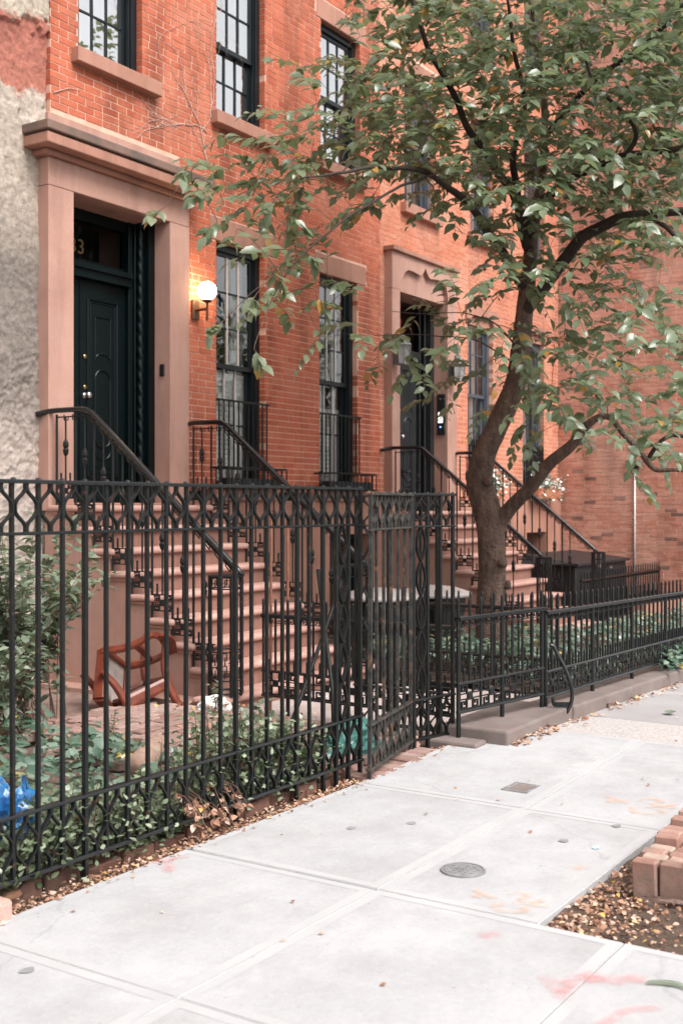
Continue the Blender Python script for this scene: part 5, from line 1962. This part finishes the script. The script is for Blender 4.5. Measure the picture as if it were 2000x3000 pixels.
# street trees across the road, seen only as reflections in the panes
def far_tree(x, y, h_, label, seed):
    r_ = random.Random(seed)
    t = thing('street_tree', label, 'tree', (x, y, -.9), group='street trees across the road')
    MB().tube(smooth_path([(x, y, -.95), (x + .1, y, 2), (x - .1, y + .1, 4.2), (x, y, h_ - 1)], 5), [.2 - .16 * i / 15 for i in range(16)], 8).build('trunk', 'bark_dark', t, smooth=True)
    lv = Leaves()
    lobes = [(Vector((x + r_.uniform(-2.2, 2.2), y + r_.uniform(-1.6, 1.6), r_.uniform(3.0, h_))), r_.uniform(.7, 1.3)) for _ in range(16)]
    for c, rad in lobes:
        MB().tube([(x, y, min(c.z - .5, h_ - 1.2)), tuple((Vector((x, y, c.z)) + c) / 2), tuple(c)], [.05, .035, .015], 5).build('branch', 'bark_dark', t)
        for _ in range(230):
            d = Vector((r_.gauss(0, 1), r_.gauss(0, 1), r_.gauss(0, .8)))
            d = d.normalized() * rad * r_.random() ** .45
            lv.add(c + d, frame_mat(Vector((r_.uniform(-1, 1), r_.uniform(-1, 1), r_.uniform(-.7, .2))), Vector((0, 0, 1)), r_.uniform(-.6, .6)), r_.uniform(.14, .22))
    lv.finish(t, 'leaf_tree', lambda L_: leaf_geo(L_), 'crown', 0)


far_tree(27, -6.5, 8.0, 'street tree across the road mirrored in the window beside the lamp', 3)
far_tree(33, -7.5, 8.6, 'street tree across the road mirrored in the second parlour window', 4)
far_tree(21.5, -6.0, 7.0, 'street tree across the road mirrored in the upper windows', 6)

# ------------------------------------------------------------------ planting in the yard
hb = thing('box_hedge', 'low clipped boxwood hedge with pale tips behind the tall fence', 'hedge', (3.6, 3.8, 0))
lv = Leaves()
stm = MB()
rnd = random.Random(8)
for _ in range(330):
    x = rnd.uniform(1.4, 5.25)
    y = 3.56 + abs(rnd.gauss(0, .15))
    top = .25 + .16 * noise.noise(Vector((x * 1.9, y * 2, 0))) + rnd.uniform(-.05, .10) + (.10 if 4.35 < x < 5.05 else 0)
    if y > 4.0:
        top *= .8
    e = Vector((x + rnd.uniform(-.10, .10), y + rnd.uniform(-.10, .06), max(.12, top)))
    s0 = Vector((x, y, -.04))
    stm.tube([s0, (s0 + e) / 2 + Vector((rnd.uniform(-.03, .03), 0, .02)), e], [.004, .003, .0015], 4, cap=False)
    for i in range(46):
        u = rnd.uniform(.15, 1.0)
        p = s0.lerp(e, u) + Vector((rnd.gauss(0, .045), rnd.gauss(0, .045), rnd.gauss(0, .03)))
        if p.z < 0:
            continue
        lv.add(p, frame_mat(Vector((rnd.uniform(-1, 1), rnd.uniform(-1, 1), rnd.uniform(-.2, .9))), Vector((rnd.uniform(-.5, .5), rnd.uniform(-.5, .5), 1)), rnd.uniform(-.6, .6)), rnd.uniform(.024, .042))
stm.build('stems', 'twig', hb, fix=False)['kind'] = 'stuff'
lv.finish(hb, 'leaf_box', lambda L_: leaf_geo(L_, 1.35, .06), 'foliage', 0)
dr = thing('dry_sprig', 'dried orange sprigs poking through the fence out of the hedge', 'sprig', (4.2, 3.5, .1))
lv = Leaves()
stm = MB()
for k in range(12):
    x = 4.0 + k * .035 + rnd.uniform(-.03, .03)
    s0 = Vector((x, 3.58, .22 + rnd.uniform(-.06, .08)))
    e = s0 + Vector((rnd.uniform(-.06, .10), -.16 - rnd.random() * .05, -.10 - rnd.random() * .10))
    stm.tube([s0, (s0 + e) / 2 + Vector((0, -.02, .03)), e], .0025, 4)
    for i in range(9):
        p = s0.lerp(e, .3 + .7 * rnd.random())
        lv.add(p, frame_mat(Vector((rnd.uniform(-1, 1), rnd.uniform(-1, .3), rnd.uniform(-1, .4))), Vector((0, 0, 1)), rnd.uniform(-1, 1)), rnd.uniform(.03, .05))
stm.build('stems', 'twig', dr, fix=False)
lv.finish(dr, 'leaf_dead', lambda L_: leaf_geo(L_, 1.2, .2), 'foliage', 0)

iv = tag(bpy.data.objects.new('ivy_ground_cover', None), 'dark green ivy covering the yard behind the hedge', 'ivy', kind='stuff')
COL.objects.link(iv)
iv.location = (4, 5, 0)
lv = Leaves()
for _ in range(3800):
    x = rnd.uniform(1.5, 5.6)
    y = rnd.uniform(3.85, 7.4)
    edge = 5.15 + .35 * noise.noise(Vector((y * 1.5, 2, 0))) + (y - 4) * .12
    if x > edge or (y < 4.2 and rnd.random() < .5):
        continue
    hz = .10 + .13 * noise.noise(Vector((x * 1.3, y * 1.3, 4))) + .05 * noise.noise(Vector((x * 4, y * 4, 4)))
    p = Vector((x, y, hz + rnd.uniform(-.05, .06) - .02))
    lv.add(p, frame_mat(Vector((rnd.uniform(-1, 1), rnd.uniform(-1.2, .6), rnd.uniform(-.5, .1))), Vector((rnd.uniform(-.4, .4), rnd.uniform(-.7, .3), 1)), rnd.uniform(-.3, .3)), rnd.uniform(.055, .115))
lv.finish(iv, 'leaf_ivy', ivy_geo, 'ivy_leaves', 0)
iv2 = tag(bpy.data.objects.new('ivy_bed_cover', None), 'ivy covering the bed around the tree behind the low fence', 'ivy', kind='stuff')
COL.objects.link(iv2)
iv2.location = (11, 4.5, -.1)
lv = Leaves()
for _ in range(4200):
    x = rnd.uniform(9.1, 16.5)
    y = rnd.uniform(3.6, 5.9)
    if x > 12.2 and y > 5.0:
        continue
    hz = G(x) + .12 + .10 * noise.noise(Vector((x * 1.3, y * 1.3, 4))) + (.10 if y > 4.5 else 0)
    lv.add(Vector((x, y, hz + rnd.uniform(-.09, .06))), frame_mat(Vector((rnd.uniform(-1, 1), rnd.uniform(-1.2, .5), rnd.uniform(-.5, .1))), Vector((rnd.uniform(-.5, .5), rnd.uniform(-.8, .2), 1))), rnd.uniform(.06, .11))
for _ in range(220):      # a tuft spilling over the kerb
    x = rnd.gauss(10.55, .22)
    y = 3.2 - abs(rnd.gauss(0, .07))
    lv.add(Vector((x, y, G(x) + .14 + abs(rnd.gauss(0, .07)))), frame_mat(Vector((rnd.uniform(-1, 1), rnd.uniform(-1.2, .3), rnd.uniform(-.5, .3))), Vector((rnd.uniform(-.5, .5), -.4, 1))), rnd.uniform(.05, .09))
lv.finish(iv2, 'leaf_ivy', ivy_geo, 'ivy_leaves', 0)


def shrub(name, label, base, spread, h_, nst, nleaf, L_, m, seed, cat='shrub', wid=.85, bias=(0, 0)):
    r_ = random.Random(seed)
    t = thing(name, label, cat, base)
    stm_ = MB()
    lv_ = Leaves()
    B = Vector(base)
    for k in range(nst):
        a = r_.uniform(0, 2 * math.pi)
        e = B + Vector((math.cos(a) * spread * r_.random() ** .5 + bias[0], math.sin(a) * spread * .7 * r_.random() ** .5 + bias[1], h_ * r_.uniform(.55, 1.0)))
        mid = B.lerp(e, .55) + Vector((0, 0, h_ * .12))
        B2 = B + Vector((r_.uniform(-.4, .4) * spread, r_.uniform(-.3, .3) * spread, 0))
        pth = smooth_path([B2, (B2 + mid) / 2 + Vector((0, 0, .05)), mid, e], 4)
        stm_.tube(pth, [.005 - .004 * i / (len(pth) - 1) for i in range(len(pth))], 5, cap=False)
        for i in range(nleaf):
            u = .10 + .90 * r_.random() ** .8
            q = u * (len(pth) - 1)
            j = min(len(pth) - 2, int(q))
            p = pth[j].lerp(pth[j + 1], q - j)
            d = Vector((r_.uniform(-1, 1), r_.uniform(-1, 1), r_.uniform(-.35, .5)))
            lv_.add(p, frame_mat(d, Vector((r_.uniform(-.4, .4), r_.uniform(-.6, .3), 1)), r_.uniform(-.4, .4)), L_ * r_.uniform(.65, 1.15))
    stm_.build('stems', 'twig', t, fix=False)
    lv_.finish(t, m, lambda l_: leaf_geo(l_, wid, .08), 'foliage', 0)
    return t


shrub('leafy_shrub', 'light green leafy shrub in front of the stucco wall at the left', (5.5, 6.3, 0), .9, 1.5, 50, 42, .11, 'leaf_shrub', 5, bias=(.05, 0))
shrub('leafy_shrub', 'low pale shrub at the far left edge below the larger shrub', (4.85, 5.9, 0), .6, .85, 30, 30, .09, 'leaf_shrub', 15)
shrub('young_weed', 'broad leaved pale weed standing behind the fence near the gate', (5.35, 3.95, -.02), .16, .48, 6, 7, .13, 'leaf_shrub', 9, 'weed', 1.2)
for x, y, lb in ((5.1, 5.0, 'thin green seedling in the brick paving behind the hedge'), (6.55, 5.35, 'small weed growing at the foot of the stoop')):
    shrub('seedling', lb, (x, y, -.02), .10, .34, 4, 8, .05, 'leaf_box', int(x * 10), 'weed')


# window boxes of the second house
def window_box(x0, x1, z, label, seed):
    w_ = thing('window_box', label, 'window box', ((x0 + x1) / 2, 7.55, z), group='window boxes with white flowers')
    MB().rbox(x0, x1, 7.46, 7.65, z, z + .17, .008, 1).build('box', 'terracotta', w_)
    r_ = random.Random(seed)
    lv_ = Leaves()
    fl_ = Leaves()
    for _ in range(620):
        x = r_.uniform(x0 - .05, x1 + .05)
        p = Vector((x, 7.53 + r_.gauss(0, .09), z + .15 + abs(r_.gauss(0, .13)) - (.2 if r_.random() < .25 else 0)))
        (fl_ if r_.random() < .33 else lv_).add(p, frame_mat(Vector((r_.uniform(-1, 1), r_.uniform(-1, .5), r_.uniform(-.6, .6))), Vector((0, -.4, 1)), r_.uniform(-.6, .6)), r_.uniform(.035, .065))
    lv_.finish(w_, 'leaf_ivy', lambda l_: leaf_geo(l_, 1.3), 'foliage', 0)
    fl_.finish(w_, 'white_flower', lambda l_: leaf_geo(l_, 1.6), 'flowers', 0)


window_box(15.35, 16.05, 1.66, 'window box with white flowers behind the tree trunk', 2)
window_box(17.35, 18.25, 1.66, 'window box with white flowers at the corner of the brown brick wall', 3)

# dry vine stems clinging to the first house
vn = thing('dry_vine', 'bare dry vine stems clinging to the red brick between the upper windows', 'vine', (9.0, 7.69, 4.9))
rnd = random.Random(31)


def vine(p, d, n, r_, depth=0):
    b_ = MB()
    pts = [Vector(p)]
    d = Vector(d)
    for i in range(n):
        d = (d + Vector((rnd.uniform(-.35, .35), 0, rnd.uniform(-.3, .3)))).normalized()
        pts.append(pts[-1] + d * .07)
        if depth < 2 and rnd.random() < .22:
            vine(pts[-1], d + Vector((rnd.uniform(-1, 1), 0, rnd.uniform(-.6, .8))), int(n * .55), r_ * .6, depth + 1)
    pts = [Vector((q.x, YF - .008, q.z)) for q in pts]
    b_.tube(pts, [r_ * (1 - .7 * i / n) for i in range(n + 1)], 4, cap=False)
    b_.build('stem', 'vine', vn, smooth=True, fix=False)


vine((9.28, YF, 5.10), (-.1, 0, 1), 16, .007)
vine((9.25, YF, 5.45), (-1, 0, .15), 14, .005)
vine((9.30, YF, 5.62), (.05, 0, 1), 24, .005)
vine((8.2, YF, 5.1), (.3, 0, .5), 12, .003)
vine((8.55, YF, 5.7), (.1, 0, 1), 18, .003)
vine((7.13, YF, 5.22), (1, 0, .55), 5, .006, 2)

# ------------------------------------------------------------------ fallen leaves
ll = tag(bpy.data.objects.new('leaf_litter', None), 'dry fallen leaves along fence, kerb and tree pit', 'leaves', kind='stuff')
COL.objects.link(ll)
ll.location = (5, 3, 0)
lv = Leaves()
rnd = random.Random(77)


def litter(n, fx, fy, fz, L0, L1, flat=.35):
    for _ in range(n):
        x, y = fx(), fy()
        lv.add((x, y, fz(x, y)), frame_mat(Vector((rnd.uniform(-1, 1), rnd.uniform(-1, 1), rnd.uniform(-flat, flat))), Vector((rnd.uniform(-.5, .5), rnd.uniform(-.5, .5), 1)), rnd.uniform(-.5, .5)), rnd.uniform(L0, L1))


litter(3300, lambda: rnd.uniform(1.6, 6.6), lambda: 3.415 + abs(rnd.gauss(0, .045)), lambda x, y: -.012 + rnd.uniform(-.008, .016), .010, .028)
litter(150, lambda: rnd.uniform(2.4, 6.7), lambda: 3.40 - abs(rnd.gauss(0, .03)), lambda x, y: .008 + G(x), .012, .03, .1)
litter(170, lambda: rnd.uniform(7.0, 14), lambda: 3.03 - abs(rnd.gauss(0, .05)), lambda x, y: .006 + G(x), .02, .06, .2)
litter(130, lambda: rnd.uniform(6.65, 7.3), lambda: 3.05 + rnd.gauss(0, .05), lambda x, y: .012 + G(x), .02, .05, .2)
litter(1150, lambda: 3.96 + abs(rnd.gauss(0, .55)), lambda: 1.69 - abs(rnd.gauss(0, .22)), lambda x, y: -.026 + rnd.uniform(-.012, .014), .010, .032)
litter(420, lambda: rnd.uniform(3.92, 5.5), lambda: rnd.uniform(.6, 1.7), lambda x, y: -.028 + rnd.uniform(-.012, .01), .010, .03)
litter(40, lambda: rnd.uniform(3.0, 9.5), lambda: rnd.uniform(1.8, 3.3), lambda x, y: .008 + G(x), .010, .03, .1)
litter(420, lambda: rnd.uniform(4.9, 6.8), lambda: rnd.uniform(3.7, 5.9), lambda x, y: .045 + rnd.uniform(-.01, .03), .02, .05)
lv.finish(ll, 'leaf_dead', lambda L_: leaf_geo(L_, 1.2, .18), 'dry_leaves', 0)


def single_leaf(p, yaw, L_, m, label):
    vs_, fs_ = leaf_geo(L_, 1.25, .15, -.6)
    b_ = MB()
    c, s_ = math.cos(yaw), math.sin(yaw)
    b_.add([(p[0] + x * c - y * s_, p[1] + x * s_ + y * c, p[2] + z) for x, y, z in vs_], fs_)
    tag(b_.build('fallen_leaf', m, None, smooth=True, fix=False), label, 'leaf', 'single fallen leaves')


single_leaf((2.98, 3.47, .03), .4, .11, 'leaf_dead', 'large yellow brown leaf lying at the left end of the fence')
single_leaf((8.30, 2.55, G(8.3) + .012), .2, .13, 'leaf_ivy', 'green leaf lying on the rough paving strip')
single_leaf((8.36, 2.98, G(8.3) + .02), 1.0, .10, 'leaf_dead', 'orange brown leaf in the gutter of the kerb')
b = MB()
for k in range(22):
    a = k / 21
    x, y = 3.64 + .035 * math.sin(a * 2.8), 1.19 - a * .13
    vs_, fs_ = leaf_geo(.024 * (1.1 - .8 * abs(a - .4)), .7, .1)
    for s_ in (-1, 1):
        th = -1.57 + 1.05 * s_
        c_, n_ = math.cos(th), math.sin(th)
        b.add([(x + p * c_ - q * n_, y + p * n_ + q * c_, .009 + z) for p, q, z in vs_], fs_)
tag(b.build('fallen_frond', 'leaf_shrub', None, fix=False), 'small green fern like frond on the sidewalk at the lower right', 'frond')


tag(MB().add([(4.93, 1.855, .004), (4.955, 1.838, .005), (4.972, 1.85, .008), (4.945, 1.870, .005)], [(0, 1, 2, 3)]).build('paper_scrap', 'blue_scrap', None, fix=False), 'tiny light blue paper scrap on the slab beside the brick border', 'scrap')
# ------------------------------------------------------------------ rubbish and clutter
def blob(name, c, sx, sy, sz, m, seed, amp=.25, freq=3.0, flatten=True, label='', cat='', crease=.12):
    bm = bmesh.new()
    bmesh.ops.create_icosphere(bm, subdivisions=4, radius=1.0)
    o = Vector((seed * 3.1, seed * 1.7, seed))
    for v in bm.verts:
        n_ = noise.noise(v.co * freq + o) * amp - crease * abs(noise.noise(v.co * freq * 2.6 + o)) * 2
        v.co *= 1 + n_
        if flatten and v.co.z < -.55:
            v.co.z = -.55
        v.co = Vector((v.co.x * sx, v.co.y * sy, (v.co.z + .55) * sz))
    b_ = MB()
    bm.verts.index_update()
    b_.add([(v.co.x + c[0], v.co.y + c[1], v.co.z + c[2]) for v in bm.verts], [tuple(v.index for v in f.verts) for f in bm.faces])
    bm.free()
    return b_


bgg = thing('trash_bag', 'crumpled dark green plastic bag on the ground by the open gate', 'bag', (6.1, 3.8, -.04))
blob('bag', (6.02, 3.86, -.045), .27, .16, .17, 'green_bag', 4, .35, 1.5, crease=.24).build('bag', 'green_bag', bgg, fix=False)
blob('bag', (5.86, 3.83, .02), .09, .07, .10, 'green_bag', 9, .5, 2.2).build('bag_neck', 'green_bag', bgg, fix=False)
bbg = thing('plastic_bag', 'bright blue plastic bag caught in the hedge at the left edge', 'bag', (3.2, 3.72, .2))
blob('bag', (3.15, 3.70, .19), .17, .12, .15, 'blue_bag', 2, .35, 1.6, crease=.28).build('bag', 'blue_bag', bbg, fix=False)
b = MB()
b.ribbon([(3.27, 3.68, .26), (3.265, 3.675, .36), (3.24, 3.67, .43), (3.235, 3.67, .36)], .012, .02)
b.build('handle', 'blue_bag', bbg)
tag(blob('stone', (6.72, 5.55, -.06), .15, .10, .10, 'rock', 6, .5, 1.6).build('rock', 'rock', None, fix=False), 'white broken stone lying beside the lowest step', 'stone')
tag(blob('stone', (6.35, 3.62, -.05), .07, .06, .09, 'rock', 8, .5, 1.6).build('rock', 'tread', None, fix=False), 'pale pointed stone at the foot of the fence right of the gate', 'stone')
tag(blob('stone', (5.60, 3.62, -.05), .10, .08, .09, 'rock', 3, .5, 1.6).build('rock', 'tread', None, fix=False), 'rounded pink stone behind the fence end post', 'stone')
b = MB().tube(smooth_path([(4.65, 4.35, .12), (4.95, 4.5, .15), (5.2, 4.7, .10)], 4), [.07, .075, .07, .075, .06, .065, .06, .055, .04], 9)
b.v = [tuple(Vector(v) + Vector((0, 0, 1)) * .02 * noise.noise(Vector(v) * 12)) for v in b.v]
tag(b.build('log', 'pale_log', None, smooth=True), 'pale dead log lying between the hedge and the paving', 'log')

# broken chairs dumped against the stoop
def wreck(label, loc, rot, seed, drop=(), k_=0.82):
    """wooden chair with sabre legs, curved back and arms, tipped over"""
    c = thing('broken_chair', label, 'chair', loc, group='broken chairs')
    Mx = k_ * Matrix.Rotation(rot[2], 3, 'Z') @ Matrix.Rotation(rot[1], 3, 'Y') @ Matrix.Rotation(rot[0], 3, 'X')
    L_ = Vector(loc)

    def put(nm, pts, w_, d_, side, m='mahogany'):
        if nm in drop and random.Random(seed + len(c.children)).random() < .5:
            return
        P_ = smooth_path(pts, 6) if len(pts) > 2 else [Vector(p) for p in pts]
        sd_ = Vector(side)
        b_ = MB()
        N = len(P_)
        for i, p in enumerate(P_):
            t = (P_[min(N - 1, i + 1)] - P_[max(0, i - 1)]).normalized()
            s_ = (sd_ - t * sd_.dot(t)).normalized()
            n_ = t.cross(s_)
            k = 1.0 - .3 * i / N
            for a_, q_ in ((-1, -.55), (-.55, -1), (.55, -1), (1, -.55), (1, .55), (.55, 1), (-.55, 1), (-1, .55)):
                b_.v.append(tuple(L_ + Mx @ (p + s_ * (a_ * w_ * .75 * k) + n_ * (q_ * d_ * .75 * k))))
        for i in range(N - 1):
            for q in range(8):
                u, v = i * 8 + q, i * 8 + (q + 1) % 8
                b_.f.append((u, v, v + 8, u + 8))
        e = (N - 1) * 8
        b_.f += [tuple(range(7, -1, -1)), tuple(range(e, e + 8))]
        b_.build(nm, m, c)
    W_, D_, S_ = .25, .22, .40
    for sx in (-1, 1):
        put('leg', [(sx * W_, -D_, S_), (sx * W_ * 1.02, -D_ - .03, S_ * .5), (sx * W_ * 1.05, -D_ - .10, 0)], .05, .05, (1, 0, 0))
        put('leg', [(sx * W_, D_, S_), (sx * W_, D_ + .05, S_ * .5), (sx * W_, D_ + .15, 0)], .045, .05, (1, 0, 0))
        put('back_post', [(sx * W_, D_, S_ - .04), (sx * W_, D_ + .03, S_ + .22), (sx * W_ * 1.05, D_ + .13, S_ + .46)], .045, .05, (1, 0, 0))
        put('arm', [(sx * W_, D_ + .03, S_ + .22), (sx * W_ * 1.15, .0, S_ + .27), (sx * W_ * 1.12, -D_ * .7, S_ + .20), (sx * W_ * 1.05, -D_ * .8, S_ + .02)], .05, .035, (1, 0, 0))
        put('seat_rail', [(sx * W_, -D_, S_ - .03), (sx * W_, D_, S_ - .03)], .035, .085, (1, 0, 0))
    put('seat_rail', [(-W_, -D_, S_ - .03), (0, -D_ - .03, S_ - .03), (W_, -D_, S_ - .03)], .085, .04, (0, 0, 1))
    put('seat_rail', [(-W_, D_, S_ - .03), (W_, D_, S_ - .03)], .085, .04, (0, 0, 1))
    put('crest_rail', [(-W_ * 1.05, D_ + .12, S_ + .44), (0, D_ + .17, S_ + .48), (W_ * 1.05, D_ + .12, S_ + .44)], .12, .03, (0, 0, 1))
    put('back_splat', [(-W_, D_ + .04, S_ + .25), (0, D_ + .09, S_ + .22), (W_, D_ + .04, S_ + .25)], .06, .025, (0, 0, 1))
    q = [L_ + Mx @ Vector(v) for v in ((-W_ + .03, -D_ + .02, S_ - .01), (W_ - .03, -D_ + .02, S_ - .01), (W_ - .03, D_ - .02, S_ - .01), (-W_ + .03, D_ - .02, S_ - .01))]
    q2 = [p - Mx @ Vector((0, 0, .03)) for p in q]
    MB().add([tuple(p) for p in q + q2], [(0, 1, 2, 3), (7, 6, 5, 4), (0, 4, 5, 1), (1, 5, 6, 2), (2, 6, 7, 3), (3, 7, 4, 0)]).build('seat_board', 'old_wood', c)


wreck('broken red brown wooden armchair lying on its side against the stoop', (6.52, 6.28, .36), (R(160), R(10), R(66)), 3, ('arm',))
wreck('collapsed wooden chair frame lying left of the broken armchair', (6.30, 6.56, .16), (R(84), R(24), R(20)), 8, ('arm', 'leg'))


# bins, storage box
def bin_(x, y, z, label):
    b_ = thing('trash_can', label, 'trash can', (x, y, z), group='trash cans beside the farther stoop')
    q = MB()
    vs_ = []
    for zz, s_ in ((0, .22), (.72, .27)):
        vs_ += [(x - s_, y - s_, z + zz), (x + s_, y - s_, z + zz), (x + s_, y + s_, z + zz), (x - s_, y + s_, z + zz)]
    q.add(vs_, [(0, 3, 2, 1), (0, 1, 5, 4), (1, 2, 6, 5), (2, 3, 7, 6), (3, 0, 4, 7)])
    q.build('body', 'black_plastic', b_)
    MB().lathe([(.42, .70), (.43, .735), (.40, .75), (.25, .80), (.08, .82), (.01, .82)], (x, y, z), 20).build('lid', 'grey_plastic', b_, smooth=True)


bin_(11.35, 6.15, -.17, 'black trash can with pale lid nearest to the tree trunk')
bin_(10.42, 6.3, -.15, 'black trash can with pale lid seen through the tall gate')
sb = thing('storage_box', 'long black storage box with sloping lid in front of brown brick wall', 'storage box', (16.6, 6.6, -.25))
MB().rbox(15.75, 17.9, 6.2, 7.0, -.25, .66, .015, 1).build('body', 'black_plastic', sb)
b = MB()
b.add([(15.7, 6.15, .662), (17.95, 6.15, .662), (17.95, 7.05, .662), (15.7, 7.05, .662), (15.7, 6.15, .70), (17.95, 6.15, .70), (17.8, 7.05, .82), (15.85, 7.05, .82)],
      [(0, 3, 2, 1), (0, 1, 5, 4), (1, 2, 6, 5), (2, 3, 7, 6), (3, 0, 4, 7), (4, 5, 6, 7)])
b.build('lid', 'black_plastic', sb)
MB().box(16.45, 16.6, 6.14, 6.15, .61, .66).build('latch', 'steel', sb)
MB().box(17.0, 17.1, 6.14, 6.15, .58, .61).build('latch', 'steel', sb)
tag(MB().box(16.3, 18.6, 5.35, 5.55, -.4, .12).build('low_wall', 'brownstone'), 'low pinkish garden wall behind the far end of the low fence', 'wall')
